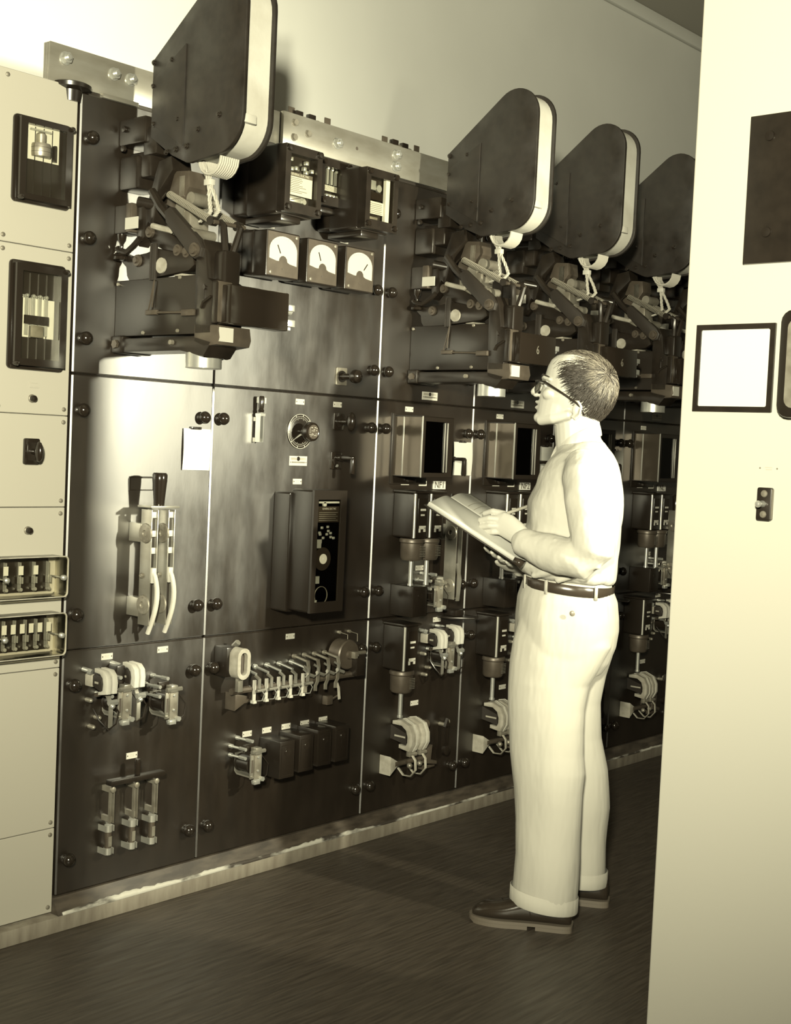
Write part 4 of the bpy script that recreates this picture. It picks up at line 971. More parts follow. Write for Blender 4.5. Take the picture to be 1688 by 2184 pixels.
# ================================================================== PALE PANEL AT THE RIGHT
PX = 2.81
root = thing('end_panel', 'tall pale painted steel panel standing on edge in the right foreground', 'panel', (PX, -1.554, 0), rz=-PI/2)
MB().box(0, .95, -.045, 0, .0, 3.3, .004).build('sheet', 'side_panel_paint', root, smooth=False)
MB().box(.0, .02, -.10, -.045, .0, 3.3, .002).build('return_flange', 'side_panel_paint', root, smooth=False)
def onp(px, py, o=0): q = atx(px, py, PX-o); return -q.y, q.z
u, z = onp(1607, 251); u2, z2 = onp(1591, 565)
r = thing('blank_cover', 'dark square metal cover plate high on the pale right-hand panel', 'plate', (PX, -u, z2), rz=-PI/2)
MB().box(0, .34, 0, .012, 0, z-z2, .002).build('plate', 'iron', r)
for a_, b_ in ((.055, .07), (.05, z-z2-.05)): MB().lathe((a_, .012, b_), [(0, .012), (.003, .011), (.004, 0)], 'o', 16).build('screw', 'iron', r)
u, z = onp(1490, 694); u2, z2 = onp(1647, 880)
r = thing('framed_card', 'dark square frame holding a blank white card on the pale right-hand panel', 'frame', (PX, -(u+u2)/2, (z+z2)/2), rz=-PI/2); w, h = (u2-u)/2, (z-z2)/2
def rq(w, h, rad):
    L = []
    for cx_, cz_, a0 in ((w-rad, h-rad, 0), (-w+rad, h-rad, 90), (-w+rad, -h+rad, 180), (w-rad, -h+rad, 270)):
        for k in range(4): q = math.radians(a0+30*k); L.append((cx_+rad*math.cos(q), cz_+rad*math.sin(q)))
    return L
MB().ring(rq(w, h, .001), rq(w-.0125, h-.0125, .004), 'o', 0, .007).build('frame', 'iron', r)
MB().box(-w+.01, w-.01, 0, .002, -h+.01, h-.01).build('card', 'paper', r)
u, z = onp(1635, 1075)
r = thing('toggle_switch', 'small dark toggle switch on the pale right-hand panel', 'switch', (PX, -u, z), rz=-PI/2)
MB().rbox(-.018, .018, 0, .014, -.038, .038, .005, .002).build('plate', 'iron', r)
for k in (-1, 1): MB().lathe((0, .014, k*.024), [(0, .0085), (.002, .007), (.003, 0)], 'o', 16).build('screw', 'dull_metal', r)
MB().lathe((-.002, .014, 0), [(0, .008), (.006, .008), (.010, .006), (.024, .008), (.028, .005), (.029, 0)], 'o', 16).build('lever', 'bright_metal', r)
MB().box(.0165, .0185, .002, .012, -.034, .034).build('edge_trim', 'dull_metal', r)
u, z = onp(1640, 999)
r = thing('screw_pair', 'two small screws and faint worn lettering on the pale right-hand panel', 'screws', (PX, -u, z), rz=-PI/2)
for k in (-1, 1): MB().lathe((k*.021, 0, 0), [(0, .0022), (.001, .0015)], 'o', 8).build('screw', 'dull_metal', r)
MB().box(-.009, .009, 0, .0003, .001, .003).box(-.007, .008, 0, .0003, -.004, -.002).build('lettering', 'white_enamel', r)
u, z = onp(1674, 778)
r = thing('flush_meter', 'black rounded instrument case cut off by the right edge of the picture', 'meter', (PX, -u-.095, z), rz=-PI/2)
MB().rbox(-.095, .095, 0, .035, -.122, .122, .028, .006).build('case', 'black', r)
MB().rbox(-.075, .075, .035, .037, -.10, .10, .02).build('dial', 'dull_metal', r)
# ================================================================== THE MAN
MO = Vector((3.388, -.958, 0)); MF = Vector((-.4907, .8713, 0)); ML = Vector((-.8713, -.4907, 0))
MROT = math.atan2(-MF.x, MF.y)          # local frame: x = his right, y = forward, z up
def V3(s, f, z): return Vector((-s, f, z))   # s = towards his left (camera side), f = forward
def loft(bm, rings, n=28, pw=2.0, close=True):
    """rings: (centre Vector, U radius vector, V radius vector)"""
    L = []
    for c, U, V in rings:
        rg = []
        for j in range(n):
            a = 2*PI*j/n; ca, sa = math.cos(a), math.sin(a)
            x = math.copysign(abs(ca)**(2/pw), ca); y = math.copysign(abs(sa)**(2/pw), sa)
            rg.append(bm.verts.new(c+U*x+V*y))
        L.append(rg)
    for a, b in zip(L, L[1:]):
        for j in range(n): bm.faces.new((a[j], a[(j+1) % n], b[(j+1) % n], b[j]))
    if close: bm.faces.new(L[0][::-1]); bm.faces.new(L[-1])
def hring(z, f0, f1, hw, s=0, zf=0, egg=1): 
    """horizontal ring: back f0, front f1, half width, zf = rise of the front edge"""
    return (V3(s, (f0+f1)/2, z+zf/2), V3(hw, 0, 0), V3(0, (f1-f0)/2, zf/2))
def limb(bm, pts, n=16, k=1.0, up=Vector((0, 0, 1))):
    """pts: (s, f, z, r) or (s, f, z, r1, r2): rounded tapering tube through the points"""
    P = [V3(*p[:3]) for p in pts]; rings = []; u0 = None
    for i, p in enumerate(P):
        t = (P[min(i+1, len(P)-1)]-P[max(i-1, 0)]).normalized()
        if u0 is None: u0 = up if abs(t.dot(up)) < .9 else Vector((0, 1, 0))
        u0 = (u0-t*u0.dot(t)).normalized(); w = t.cross(u0)
        r1 = pts[i][3]; r2 = pts[i][4] if len(pts[i]) > 4 else r1*k
        if i == 0: rings.append((p-t*r1*.5, u0*r1*.55, w*r2*.55))
        rings.append((p, u0*r1, w*r2))
        if i == len(P)-1: rings.append((p+t*r1*.5, u0*r1*.6, w*r2*.6)); rings.append((p+t*r1*.7, u0*r1*.2, w*r2*.2))
    loft(bm, rings, n)
def ball(bm, c, r):
    r = (r, r, r) if not isinstance(r, tuple) else r
    bmesh.ops.create_uvsphere(bm, u_segments=20, v_segments=12, radius=1, matrix=Matrix.Translation(V3(*c)) @ Matrix.Diagonal((r[0], r[1], r[2], 1)))
def mesh_obj(name, bm, mt, parent, voxel=None, smooth=0, label=None, it=6):
    me = bpy.data.meshes.new(name); bmesh.ops.recalc_face_normals(bm, faces=list(bm.faces)); bm.to_mesh(me); bm.free(); me.materials.append(MATS[mt])
    me.polygons.foreach_set('use_smooth', [True]*len(me.polygons))
    o = bpy.data.objects.new(name, me); COL.objects.link(o)
    if parent: o.parent = parent
    if label: o['label'] = label
    if voxel:
        q = o.modifiers.new('union', 'REMESH'); q.mode = 'VOXEL'; q.voxel_size = voxel; q.use_smooth_shade = True
        q = o.modifiers.new('soften', 'SMOOTH'); q.factor = .6; q.iterations = it
    return o
PE = thing('person', 'man in white shirt, pale trousers and glasses, writing in a book while looking up', 'person', tuple(MO), MROT)
# ---- body: one continuous surface (head, neck, trunk, arms, hands, legs)
bm = bmesh.new()
# skull and face, tilted a little upward
R_h = [(1.740, .045, .120, .030), (1.733, .020, .140, .050), (1.720, -.002, .156, .062), (1.700, -.020, .166, .071), (1.680, -.032, .171, .076), (1.660, -.038, .1755, .078),
       (1.640, -.040, .1785, .0775), (1.622, -.038, .184, .076), (1.600, -.032, .188, .073), (1.580, -.022, .191, .069), (1.562, -.010, .193, .064), (1.545, .004, .194, .057), (1.530, .030, .190, .046), (1.521, .07, .180, .032)]
loft(bm, [hring(z, f0, f1, hw) for z, f0, f1, hw in R_h], 32)
limb(bm, [(0, .085, 1.60, .062, .060), (0, .068, 1.52, .070, .062), (0, .062, 1.47, .070, .064), (0, .045, 1.42, .085, .085)], 24, up=Vector((0, 1, 0)))
ball(bm, (0, .183, 1.541), (.024, .020, .018))                      # chin
limb(bm, [(.058, .085, 1.552, .018), (.040, .140, 1.540, .018), (.012, .180, 1.534, .018)]); limb(bm, [(-.058, .085, 1.552, .018), (-.040, .140, 1.540, .018), (-.012, .180, 1.534, .018)])
limb(bm, [(0, .172, 1.655, .008), (0, .188, 1.640, .009), (0, .203, 1.622, .0115), (0, .206, 1.616, .0115)], 12)   # nose
for s in (-1, 1):
    ball(bm, (s*.011, .197, 1.610), (.008, .010, .007))
    limb(bm, [(s*.012, .176, 1.662, .008), (s*.034, .170, 1.664, .008), (s*.052, .152, 1.656, .006)], 10)   # brow
    ball(bm, (s*.042, .150, 1.612), (.022, .026, .020))                  # cheek
    limb(bm, [(s*.074, .078, 1.592, .005), (s*.084, .062, 1.590, .005), (s*.088, .052, 1.575, .005), (s*.084, .056, 1.552, .005), (s*.076, .070, 1.540, .0065), (s*.074, .078, 1.546, .006)], 8)  # ear rim
    ball(bm, (s*.076, .068, 1.566), (.005, .013, .020))
limb(bm, [(-.022, .180, 1.587, .004), (0, .1955, 1.589, .0055), (.022, .180, 1.587, .004)], 10)
limb(bm, [(-.020, .181, 1.574, .0045), (0, .1945, 1.572, .0065), (.020, .181, 1.574, .0045)], 10)
# trunk under the clothes
loft(bm, [hring(1.46, 0, .12, .08), hring(1.42, -.03, .13, .16), hring(1.36, -.05, .14, .17), hring(1.22, -.05, .16, .15), hring(1.08, -.04, .18, .14), hring(.95, -.05, .17, .15), hring(.86, -.04, .16, .14)], 24)
for s, pts in ((1, [(.10, .08, .90, .07), (.11, .10, .50, .055), (.115, .07, .30, .05), (.12, .07, .09, .035)]), (-1, [(-.10, .06, .90, .07), (-.10, .05, .50, .055), (-.11, .0, .30, .05), (-.12, -.02, .09, .035)])):
    limb(bm, pts)
# near (left) arm and hand, writing
limb(bm, [(.17, .03, 1.40, .05), (.225, .0, 1.27, .042), (.235, .005, 1.15, .038), (.20, .10, 1.155, .034), (.168, .170, 1.162, .029, .032), (.155, .200, 1.170, .028, .026)])
def finger(bm, pts, r=.0088): limb(bm, [(p[0], p[1], p[2], r*(1.08-.06*i)) for i, p in enumerate(pts)], 10)
limb(bm, [(.158, .188, 1.166, .029, .024), (.146, .220, 1.190, .035, .019), (.135, .250, 1.208, .038, .016), (.128, .272, 1.216, .036, .013)], 20)
finger(bm, [(.120, .262, 1.243), (.113, .300, 1.249), (.096, .326, 1.240), (.076, .329, 1.226), (.063, .323, 1.216)], .0100)
finger(bm, [(.128, .268, 1.226), (.125, .308, 1.228), (.109, .337, 1.220), (.088, .334, 1.209), (.075, .323, 1.203)], .0103)
finger(bm, [(.130, .268, 1.207), (.128, .306, 1.206), (.113, .334, 1.200), (.094, .329, 1.193), (.082, .316, 1.190)], .0100)
finger(bm, [(.128, .262, 1.190), (.126, .294, 1.187), (.113, .317, 1.184), (.098, .312, 1.181), (.088, .300, 1.180)], .0090)
finger(bm, [(.105, .218, 1.203), (.078, .246, 1.217), (.060, .276, 1.222), (.055, .303, 1.217), (.060, .320, 1.211)], .0108)
# far (right) arm and hand, under the book
limb(bm, [(-.17, .03, 1.40, .05), (-.225, .03, 1.27, .042), (-.23, .06, 1.12, .038), (-.17, .14, 1.075, .034), (-.08, .205, 1.066, .029, .031), (-.045, .228, 1.068, .024, .030)])
limb(bm, [(-.045, .225, 1.068, .018, .030), (-.015, .245, 1.078, .017, .040), (.015, .262, 1.092, .015, .042), (.028, .270, 1.098, .010, .036)], 18, up=Vector((0, .35, 1)))
finger(bm, [(.020, .236, 1.083), (.050, .240, 1.084), (.078, .246, 1.090), (.094, .252, 1.099)], .0088)
finger(bm, [(.028, .258, 1.094), (.060, .264, 1.096), (.090, .270, 1.103), (.108, .275, 1.112)], .0092)
finger(bm, [(.026, .280, 1.106), (.056, .288, 1.109), (.084, .294, 1.116), (.100, .298, 1.125)], .0090)
finger(bm, [(.018, .300, 1.116), (.044, .312, 1.121), (.068, .318, 1.129), (.082, .321, 1.136)], .0080)
finger(bm, [(-.035, .250, 1.082), (-.050, .285, 1.098), (-.052, .315, 1.114), (-.050, .338, 1.128)], .0098)
body = mesh_obj('body', bm, 'skin', PE, .0026, it=5)
# ---- eyes, brows, hair, glasses
for s in (-1, 1):
    bm = bmesh.new(); ball(bm, (s*.031, .1605, 1.643), .0125); e = mesh_obj('eye', bm, 'eye_white', PE)
    bm = bmesh.new(); ball(bm, (s*.0335, .1705, 1.6465), (.0045, .0032, .0045)); mesh_obj('iris', bm, 'ink', e)
    bm = bmesh.new(); limb(bm, [(s*.014, .182, 1.668, .0022), (s*.034, .177, 1.672, .003), (s*.056, .156, 1.664, .0018)], 8); mesh_obj('eyebrow', bm, 'hair_dark', PE)
bm = bmesh.new()
def skullp(th, ph, k=1.0):
    """th: 0 = crown-back pole, ph around; returns point slightly outside the skull"""
    d = Vector((math.sin(th)*math.sin(ph), -math.cos(th), math.sin(th)*math.cos(ph)))  # y back
    return d
HC = Vector((0, .068, 1.642))
def skull_r(d):
    a, b, c = .080, (.112 if d.y < 0 else .112), (.1015 if d.z > 0 else .118)
    return 1/math.sqrt((d.x/a)**2+(d.y/b)**2+(d.z/c)**2)
def hairline(d):
    """True where hair grows"""
    p = HC+d*skull_r(d)
    f, z, s = p.y, p.z, abs(p.x)
    if z > 1.700: return f < .105+.4*(z-1.70)
    if z > 1.655: return f < .098 - (.028 if 1.672 < z else 0)*0 + .0*(1.70-z)
    if z > 1.60: return f < .088-.55*(1.655-z)+.0
    return f < .040-.35*(1.60-z) and z > 1.535
cap = []; rr = random.Random(11)
N1, N2 = 44, 60; grid = {}
for i in range(N1+1):
    for j in range(N2):
        th = PI*i/N1; ph = 2*PI*j/N2; d = skullp(th, ph)
        if hairline(d): grid[i, j] = bm.verts.new(HC+d*(skull_r(d)+.0015))
for i in range(N1):
    for j in range(N2):
        q = [(i, j), (i+1, j), (i+1, (j+1) % N2), (i, (j+1) % N2)]
        if all(k in grid for k in q):
            try: bm.faces.new([grid[k] for k in q])
            except ValueError: pass
bmesh.ops.remove_doubles(bm, verts=list(bm.verts), dist=.0002)
hair = mesh_obj('hair', bm, 'hair_dark', PE); q = hair.modifiers.new('t', 'SOLIDIFY'); q.thickness = .004
def strands(n, mt, name, crown, rlen, thick, seed, sel=None):
    bm = bmesh.new(); rr = random.Random(seed)
    CW = Vector((-.045, -.085, .035)).normalized()      # whorl at the back of the crown
    made = 0
    while made < n:
        d = Vector((rr.gauss(0, 1), rr.gauss(0, 1), rr.gauss(0, 1))).normalized()
        if not hairline(d) or (sel and not sel(d)): continue
        made += 1
        t = (d-CW*1.0); t = (t-d*t.dot(d))
        if t.length < .05: t = Vector((rr.uniform(-1, 1), rr.uniform(-1, 1), rr.uniform(-1, 1))); t -= d*t.dot(d)
        t.normalize(); t = (t+Vector((rr.gauss(0, .12), rr.gauss(0, .12), rr.gauss(0, .12)))).normalized()
        L = rlen*rr.uniform(.6, 1.2); prev = None; lift = rr.uniform(.001, .0075); w = d.cross(t).normalized()*thick
        for k in range(5):
            dd = (d+t*(L*k/4)/.095).normalized(); p = HC+dd*(skull_r(dd)+.003+lift*math.sin(PI*(.15+.8*k/4)))
            if k: p += Vector((0, 0, -.0006*k))
            ww = w*(1-.75*k/4); cur = [bm.verts.new(p-ww), bm.verts.new(p+ww), bm.verts.new(p+dd*thick*.9)]
            if prev:
                for a in range(3): bm.faces.new((prev[a], prev[(a+1) % 3], cur[(a+1) % 3], cur[a]))
            prev = cur
    o = mesh_obj(name, bm, mt, PE); return o
strands(4200, 'hair_dark', 'hair_strands', None, .040, .0009, 3)
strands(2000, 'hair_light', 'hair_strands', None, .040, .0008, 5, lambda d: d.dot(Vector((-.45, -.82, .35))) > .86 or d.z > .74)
# glasses
bm = bmesh.new()
for s in (-1, 1):
    limb(bm, [(s*.066, .178, 1.6490, .0030, .004), (s*.080, .166, 1.6475, .0036, .0042), (s*.083, .11, 1.614, .0034, .0040), (s*.0845, .068, 1.587, .0034, .0040), (s*.087, .048, 1.568, .0026, .0036), (s*.086, .045, 1.552, .0034, .0036)], 8)
    limb(bm, [(s*.012, .199, 1.6495, .0022, .003), (s*.034, .197, 1.653, .0022, .003), (s*.058, .186, 1.652, .0022, .003), (s*.066, .178, 1.649, .0022, .003)], 8)
    limb(bm, [(s*.014, .198, 1.647, .001), (s*.017, .202, 1.626, .001), (s*.036, .198, 1.616, .001), (s*.056, .186, 1.624, .001), (s*.064, .179, 1.645, .001)], 6)
limb(bm, [(-.012, .199, 1.6495, .0018), (0, .201, 1.651, .0018), (.012, .199, 1.6495, .0018)], 8)
gl = mesh_obj('glasses', bm, 'black_gloss', PE)
for s in (-1, 1):
    bm = bmesh.new(); P = [(.013, .199, 1.648), (.034, .197, 1.652), (.058, .186, 1.651), (.065, .179, 1.645), (.056, .187, 1.625), (.036, .198, 1.617), (.018, .202, 1.627)]
    bm.faces.new([bm.verts.new(V3(s*a, b, c)) for a, b, c in P]); mesh_obj('lens', bm, 'clear_glass', gl)
# ---- shirt
bm = bmesh.new()
T_ = [(1.040, -.066, .205, .158, .020), (1.052, -.074, .222, .172, .018), (1.086, -.076, .240, .184, .004), (1.115, -.078, .236, .187, 0), (1.165, -.082, .222, .186, 0), (1.217, -.085, .208, .186, 0), (1.284, -.088, .206, .190, 0), (1.330, -.082, .186, .194, 0),
      (1.377, -.072, .168, .194, 0), (1.410, -.060, .148, .180, 0), (1.435, -.046, .132, .145, 0), (1.455, -.032, .122, .108, -.004), (1.475, -.018, .118, .080, -.012)]
loft(bm, [hring(z, a, b, hw, 0, zf) for z, a, b, hw, zf in T_], 40, 2.2)
# sleeves
limb(bm, [(.150, .030, 1.405, .060), (.196, .022, 1.370, .068), (.222, .010, 1.30, .068), (.236, -.004, 1.22, .066), (.238, -.010, 1.160, .066, .064), (.232, .020, 1.130, .060, .060), (.216, .075, 1.135, .058, .058), (.196, .125, 1.145, .052, .054), (.180, .160, 1.152, .046, .048), (.166, .190, 1.160, .040, .040)], 24)
limb(bm, [(.168, .180, 1.158, .045, .044), (.156, .206, 1.168, .041, .038)], 24)     # near cuff
limb(bm, [(-.150, .030, 1.405, .060), (-.196, .022, 1.370, .068), (-.222, .020, 1.29, .066), (-.232, .045, 1.19, .062), (-.228, .07, 1.13, .058), (-.19, .125, 1.09, .052), (-.13, .172, 1.074, .046), (-.085, .202, 1.070, .043)], 24)
# soft folds: rolls standing off the cloth
for pts in ([(.232, .030, 1.250, .010), (.262, -.020, 1.205, .012), (.278, -.030, 1.155, .010)],
            [(.258, .050, 1.165, .009), (.268, .010, 1.120, .011), (.250, -.035, 1.110, .009)],
            [(.236, .100, 1.185, .008), (.252, .085, 1.140, .010), (.236, .080, 1.100, .008)],
            [(.185, .04, 1.16, .010), (.180, .10, 1.09, .014), (.155, .165, 1.065, .012)],
            [(.17, -.04, 1.15, .010), (.178, .02, 1.085, .014), (.175, .09, 1.058, .010)],
            ):
    limb(bm, pts, 12)
shirt = mesh_obj('shirt', bm, 'shirt', PE, .0042, it=7)
tex = bpy.data.textures.new('cloth_folds', 'CLOUDS'); tex.noise_scale = .09; tex.noise_depth = 1
q = shirt.modifiers.new('folds', 'DISPLACE'); q.texture = tex; q.strength = .012; q.texture_coords = 'LOCAL'
# collar
bm = bmesh.new()
ring = []
for k in range(25):
    a = 2*PI*k/24+PI/2; ca, sa = math.cos(a), math.sin(a)
    f = .060+.062*sa; s = .062*ca; zt = 1.500-.028*sa+.004; zb = zt-.040
    if k in (0, 24): zt -= .004
    ring.append((V3(s*1.04, f, zt), V3(s*1.22, .060+.072*sa, zb)))
for (a, b), (c, d) in zip(ring[1:], ring[2:-1]):
    bm.faces.new([bm.verts.new(x) for x in (a, c, d, b)])
for sg, idx in ((1, 1), (-1, -2)):
    a, b = ring[idx]; bm.faces.new([bm.verts.new(x) for x in (a, b, b+V3(sg*-.002, .026, -.050), a+V3(0, .010, -.018))])
bmesh.ops.remove_doubles(bm, verts=list(bm.verts), dist=.0003)
o = mesh_obj('collar', bm, 'shirt', PE); q = o.modifiers.new('t', 'SOLIDIFY'); q.thickness = .005
q = o.modifiers.new('s', 'SUBSURF'); q.levels = q.render_levels = 2
# ---- trousers
bm = bmesh.new()
loft(bm, [hring(z, a, b, hw, 0, zf) for z, a, b, hw, zf in ((1.055, -.058, .196, .150, .022), (1.030, -.064, .206, .160, .018), (.985, -.086, .224, .178, .006), (.935, -.094, .229, .186, 0), (.895, -.096, .230, .188, 0), (.845, -.090, .230, .188, 0), (.800, -.074, .228, .184, 0), (.765, -.050, .222, .176, 0))], 40, 2.2)
loft(bm, [hring(z, a, b, hw, s, zf) for z, a, b, hw, s, zf in ((1.0, -.03, .185, .055, .085, 0), (.94, -.055, .208, .072, .09, 0), (.86, -.080, .226, .086, .096, 0), (.80, -.050, .229, .092, .098, 0), (.74, -.018, .227, .094, .102, 0), (.667, -.006, .224, .092, .106, 0), (.60, -.004, .220, .090, .108, 0), (.532, -.008, .214, .088, .110, 0), (.474, -.018, .205, .088, .112, 0), (.414, -.015, .196, .086, .113, 0), (.318, -.018, .183, .084, .114, 0), (.215, -.019, .177, .082, .115, 0), (.120, -.016, .180, .082, .116, 0), (.072, -.013, .184, .083, .116, .012))], 32)
loft(bm, [hring(z, a, b, hw, s, zf) for z, a, b, hw, s, zf in ((1.0, -.03, .175, .055, -.085, 0), (.94, -.055, .195, .072, -.09, 0), (.86, -.085, .212, .086, -.096, 0), (.80, -.072, .205, .090, -.10, 0), (.74, -.058, .190, .092, -.104, 0), (.649, -.046, .175, .090, -.108, 0), (.54, -.053, .150, .087, -.112, 0), (.437, -.076, .125, .086, -.115, 0), (.315, -.089, .102, .084, -.117, 0), (.20, -.087, .098, .082, -.118, 0), (.10, -.089, .098, .083, -.118, 0), (.077, -.089, .098, .083, -.118, .01))], 32)
for pts in ([(.176, .05, .075, .008), (.184, .10, .085, .006)],):
    limb(bm, pts, 12)
tr = mesh_obj('trousers', bm, 'trousers', PE, .0042, it=7)
tex2 = bpy.data.textures.new('trouser_folds', 'CLOUDS'); tex2.noise_scale = .16; tex2.noise_depth = 0
q = tr.modifiers.new('folds', 'DISPLACE'); q.texture = tex2; q.strength = .012; q.texture_coords = 'LOCAL'
# cuffs
for s, a, b, z, t in ((.116, -.017, .188, .070, .012), (-.118, -.093, .102, .078, .004)):
    bm = bmesh.new(); n = 36; R1 = []
    for zz, g in ((z+.038, .0), (z+.037, .0022), (z-.006, .003), (z-.010, .001)):
        R1.append([bm.verts.new(V3(s, (a+b)/2, zz)+V3((.083+g)*math.cos(2*PI*j/n), ((b-a)/2+g)*math.sin(2*PI*j/n), t*math.sin(2*PI*j/n))) for j in range(n)])
    for p_, q_ in zip(R1, R1[1:]):
        for j in range(n): bm.faces.new((p_[j], p_[(j+1) % n], q_[(j+1) % n], q_[j]))
    mesh_obj('trouser_cuff', bm, 'trousers', tr)
bm = bmesh.new(); ball(bm, (.190, .040, .965), (.003, .008, .008)); mesh_obj('pocket_button', bm, 'hair_light', tr)
# ---- belt
bm = bmesh.new(); n = 48; R1 = []
for zz, g in ((.016, .0025), (.014, .005), (-.014, .005), (-.016, .0025)):
    rg = []
    for j in range(n):
        a = 2*PI*j/n; ca, sa = math.cos(a), math.sin(a); x = math.copysign(abs(ca)**(2/2.2), ca); y = math.copysign(abs(sa)**(2/2.2), sa)
        rg.append(bm.verts.new(V3((.161+g)*x, .069+(.136+g)*y, 1.030+zz+.012*y)))
    R1.append(rg)
for p_, q_ in zip(R1, R1[1:]):
    for j in range(n): bm.faces.new((p_[j], p_[(j+1) % n], q_[(j+1) % n], q_[j]))
belt = mesh_obj('belt', bm, 'belt_leather', PE)
for a in (60, 20, -38, 120, 160, 218):
    ca, sa = math.cos(math.radians(a)), math.sin(math.radians(a)); x = math.copysign(abs(ca)**(2/2.2), ca); y = math.copysign(abs(sa)**(2/2.2), sa)
    bm = bmesh.new(); c = V3(.169*x, .069+.144*y, 1.030+.012*y); bmesh.ops.create_cube(bm, size=1)
    ang_ = math.atan2(.144*y, -.169*x)
    for v in bm.verts: v.co = c+Matrix.Rotation(ang_, 3, 'Z') @ Vector((v.co.x*.004, v.co.y*.010, v.co.z*.042))
    mesh_obj('belt_loop', bm, 'trousers', belt)
# ---- shoes
def shoe(s, f0, name, yaw=0, label=None):
    """heel at f0"""
    bm = bmesh.new(); L = .300
    secs = [(-.006, .060, .020, 0), (.0, .080, .030, 0), (.02, .086, .035, 0), (.06, .092, .037, 0), (.10, .094, .039, 0), (.13, .086, .041, 0), (.16, .072, .045, 0), (.19, .060, .049, 0), (.22, .053, .050, 0), (.25, .048, .046, 0), (.275, .040, .037, 0), (.290, .030, .025, 0), (.298, .018, .012, 0)]
    rings = []
    for f, top, hw, _ in secs:
        rings.append((V3(s, f0+f, .015+(top)/2), V3(hw, 0, 0), Vector((0, 0, top/2))))
    loft(bm, rings, 28, 2.3)
    up = mesh_obj(name, bm, 'leather', PE, None)
    q = up.modifiers.new('s', 'SUBSURF'); q.levels = q.render_levels = 1
    bm = bmesh.new(); pts = []
    for f, hw in ((-.010, .014), (-.004, .030), (.02, .039), (.06, .040), (.10, .041), (.15, .046), (.20, .053), (.24, .052), (.275, .042), (.297, .026), (.306, .008)): pts.append((f, hw))
    fine = []
    for i in range(len(pts)-1):
        p0, p1, p2, p3 = (pts[max(i-1, 0)], pts[i], pts[i+1], pts[min(i+2, len(pts)-1)])
        for k in range(4):
            t = k/4; fine.append(tuple(.5*(2*p1[q]+(p2[q]-p0[q])*t+(2*p0[q]-5*p1[q]+4*p2[q]-p3[q])*t*t+(-p0[q]+3*p1[q]-3*p2[q]+p3[q])*t**3) for q in (0, 1)))
    pts = fine+[pts[-1]]; NH = 17
    O = [(s+hw, f0+f) for f, hw in pts]+[(s-hw, f0+f) for f, hw in reversed(pts)]
    a = [bm.verts.new(V3(x, y, .011)) for x, y in O]; b = [bm.verts.new(V3(x, y, .021)) for x, y in O]
    bm.faces.new(a); bm.faces.new(b[::-1])
    for i in range(len(O)): bm.faces.new((a[i], a[(i+1) % len(O)], b[(i+1) % len(O)], b[i]))
    Hh = [(s+hw, f0+f) for f, hw in pts[:NH]]+[(s-hw, f0+f) for f, hw in reversed(pts[:NH])]
    a = [bm.verts.new(V3(x, y, .0)) for x, y in Hh]; b = [bm.verts.new(V3(x, y, .0115)) for x, y in Hh]
    bm.faces.new(a); bm.faces.new(b[::-1])
    for i in range(len(Hh)): bm.faces.new((a[i], a[(i+1) % len(Hh)], b[(i+1) % len(Hh)], b[i]))
    Fh = [(s+hw, f0+f) for f, hw in pts[NH+1:]]+[(s-hw, f0+f) for f, hw in reversed(pts[NH+1:])]
    a = [bm.verts.new(V3(x, y, .0+(.006 if y-f0 > .29 else 0))) for x, y in Fh]; b = [bm.verts.new(V3(x, y, .0115)) for x, y in Fh]
    bm.faces.new(a); bm.faces.new(b[::-1])
    for i in range(len(Fh)): bm.faces.new((a[i], a[(i+1) % len(Fh)], b[(i+1) % len(Fh)], b[i]))
    o = mesh_obj('sole', bm, 'sole', up); o.data.polygons.foreach_set('use_smooth', [False]*len(o.data.polygons))
    bm = bmesh.new()
    for k in range(4):
        f = f0+.150+.018*k; z = .098-.009*k
        limb(bm, [(s-.020, f, z-.006, .0016), (s, f+.004, z+.002, .0016), (s+.020, f-.004, z-.006, .0016)], 6)
    mesh_obj('laces', bm, 'black_matt', up)
    bm = bmesh.new(); limb(bm, [(s-.041, f0+.115, .040, .0014), (s-.036, f0+.125, .078, .0014), (s, f0+.14, .100, .0014), (s+.036, f0+.125, .078, .0014), (s+.042, f0+.115, .040, .0014)], 6); mesh_obj('seam', bm, 'leather', up)
    return up
shoe(.135, .002, 'shoe'); shoe(-.125, -.095, 'shoe')
# ---- the open book and the pencil are things of their own
def MW(s, f, z): return MO+ML*s+MF*f+Vector((0, 0, z))
bk = thing('open_book', 'open ledger with blank pale pages and dark cover, held up in front of the man', 'book', tuple(MW(.0, .30, 1.17)))
bk.rotation_euler = (0, 0, MROT); BO = V3(0, .30, 1.17)
def BP(u, v, h=0):
    """u: 0 near edge .. 1 far edge, v: 0 end by the man .. 1 far end"""
    n1, n2, f1 = V3(.165, .492, 1.262), V3(.165, .203, 1.098), V3(-.150, .418, 1.280)
    a = n2+(n1-n2)*v; d = (f1-n1); nn = Vector((0, -.49, .87))
    return a+d*u+nn*h-BO
def page(u0, u1, hfun, name, mt, th=.006, par=bk, v0=0.0, v1=1.0):
    bm = bmesh.new(); n = 14; rows = []
    for i in range(n+1):
        u = u0+(u1-u0)*i/n; t = i/n
        rows.append([[bm.verts.new(BP(u, v, hfun(t)+dz)) for v in (v0, v1)] for dz in (0, -th)])
    for a, b in zip(rows, rows[1:]):
        bm.faces.new((a[0][0], a[0][1], b[0][1], b[0][0])); bm.faces.new((a[1][0], b[1][0], b[1][1], a[1][1]))
        bm.faces.new((a[0][0], b[0][0], b[1][0], a[1][0])); bm.faces.new((a[0][1], a[1][1], b[1][1], b[0][1]))
    for r_ in (rows[0], rows[-1]): bm.faces.new((r_[0][0], r_[1][0], r_[1][1], r_[0][1]))
    return mesh_obj(name, bm, mt, par)
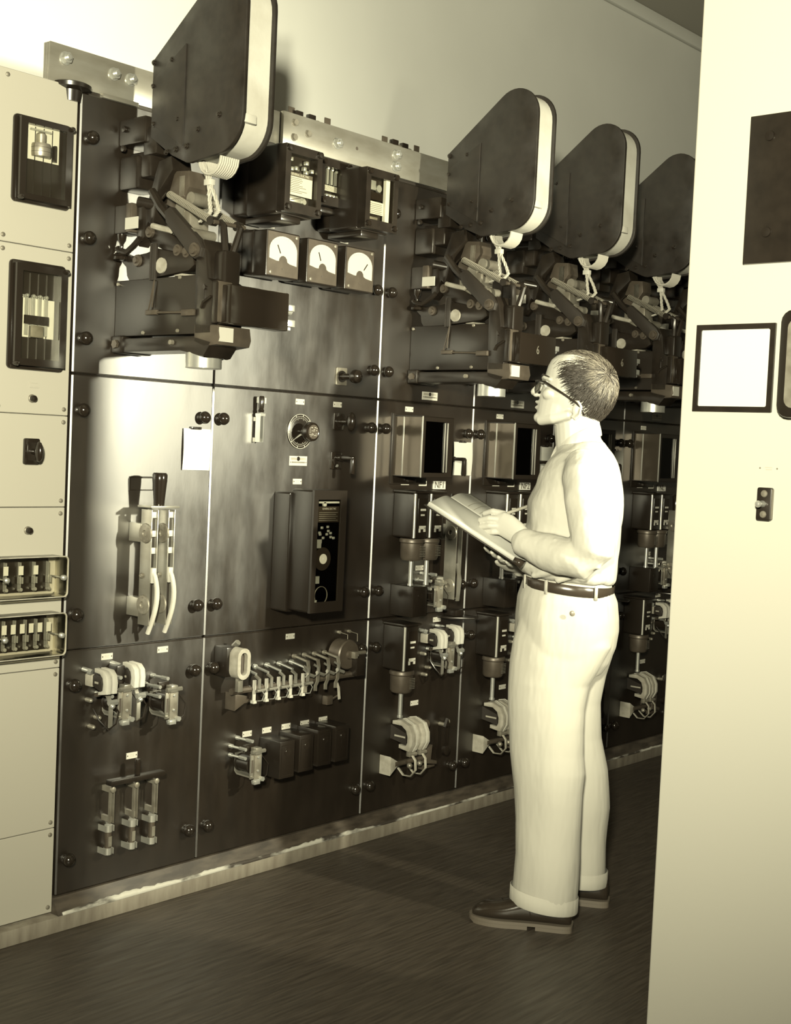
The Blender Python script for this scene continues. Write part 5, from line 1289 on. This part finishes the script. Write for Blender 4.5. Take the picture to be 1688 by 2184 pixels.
page(0, .5, lambda t: .008+.014*math.sin(min(1, t*1.0)**1.5*PI*.95), 'page_block', 'paper', .012)
page(.5, 1, lambda t: .008+.014*math.sin((1-t)**1.5*PI*.95)*(.8)+.004*t, 'page_block', 'paper', .012)
page(-.02, 1.02, lambda t: -.004, 'cover', 'black_matt', .003, v0=-.02, v1=1.02)
bm = bmesh.new(); ball_ = None
P_ = [BP(-.022, -.022, .012), BP(.07, -.022, .012), BP(-.022, .07, .012)]
P2_ = [BP(-.022, -.022, -.008), BP(.07, -.022, -.008), BP(-.022, .07, -.008)]
a = [bm.verts.new(x) for x in P_]; b = [bm.verts.new(x) for x in P2_]
bm.faces.new(a); bm.faces.new(b[::-1])
for i in range(3): bm.faces.new((a[i], a[(i+1) % 3], b[(i+1) % 3], b[i]))
mesh_obj('cover_corner', bm, 'belt_leather', bk)
bm = bmesh.new()
for k in range(9):
    v = .30+.065*k
    for u in (.52,):
        c = [BP(u+.42*t, v, .0095+.022*math.sin((1-(t*.42+.02)/.5*1.0)**.8*PI*.93)*(.35+.65*(1-(t*.42+.02)/.5)) if (t*.42+.02)/.5 < 1 else .01) for t in [i/8 for i in range(9)]]
        for p_, q_ in zip(c, c[1:]):
            t_ = V3(0, .0006, .0004); bm.faces.new([bm.verts.new(x) for x in (p_-t_, q_-t_, q_+t_, p_+t_)])
o = mesh_obj('ruled_lines', bm, 'asbestos_grey', bk)
pn = thing('pencil', 'slim pencil held in the writing hand over the open book', 'pencil', tuple(MW(.075, .345, 1.199)), MROT)
bm = bmesh.new(); PO = V3(.075, .345, 1.199)
A_, B_ = V3(.058, .354, 1.206), V3(-.01, .190, 1.272); d_ = (B_-A_)
def seg(t0, r0, t1, r1):
    u_ = d_.normalized().orthogonal(); w_ = d_.normalized().cross(u_)
    loft(bm, [(A_+d_*t0-PO, u_*r0, w_*r0), (A_+d_*t1-PO, u_*r1, w_*r1)], 8)
seg(.10, .0038, .94, .0038); mesh_obj('shaft', bm, 'pencil_paint', pn); bm = bmesh.new()
seg(0, .0006, .10, .0036); mesh_obj('point', bm, 'ink', pn); bm = bmesh.new(); seg(.94, .0039, 1, .0039); mesh_obj('ferrule', bm, 'bright_metal', pn)
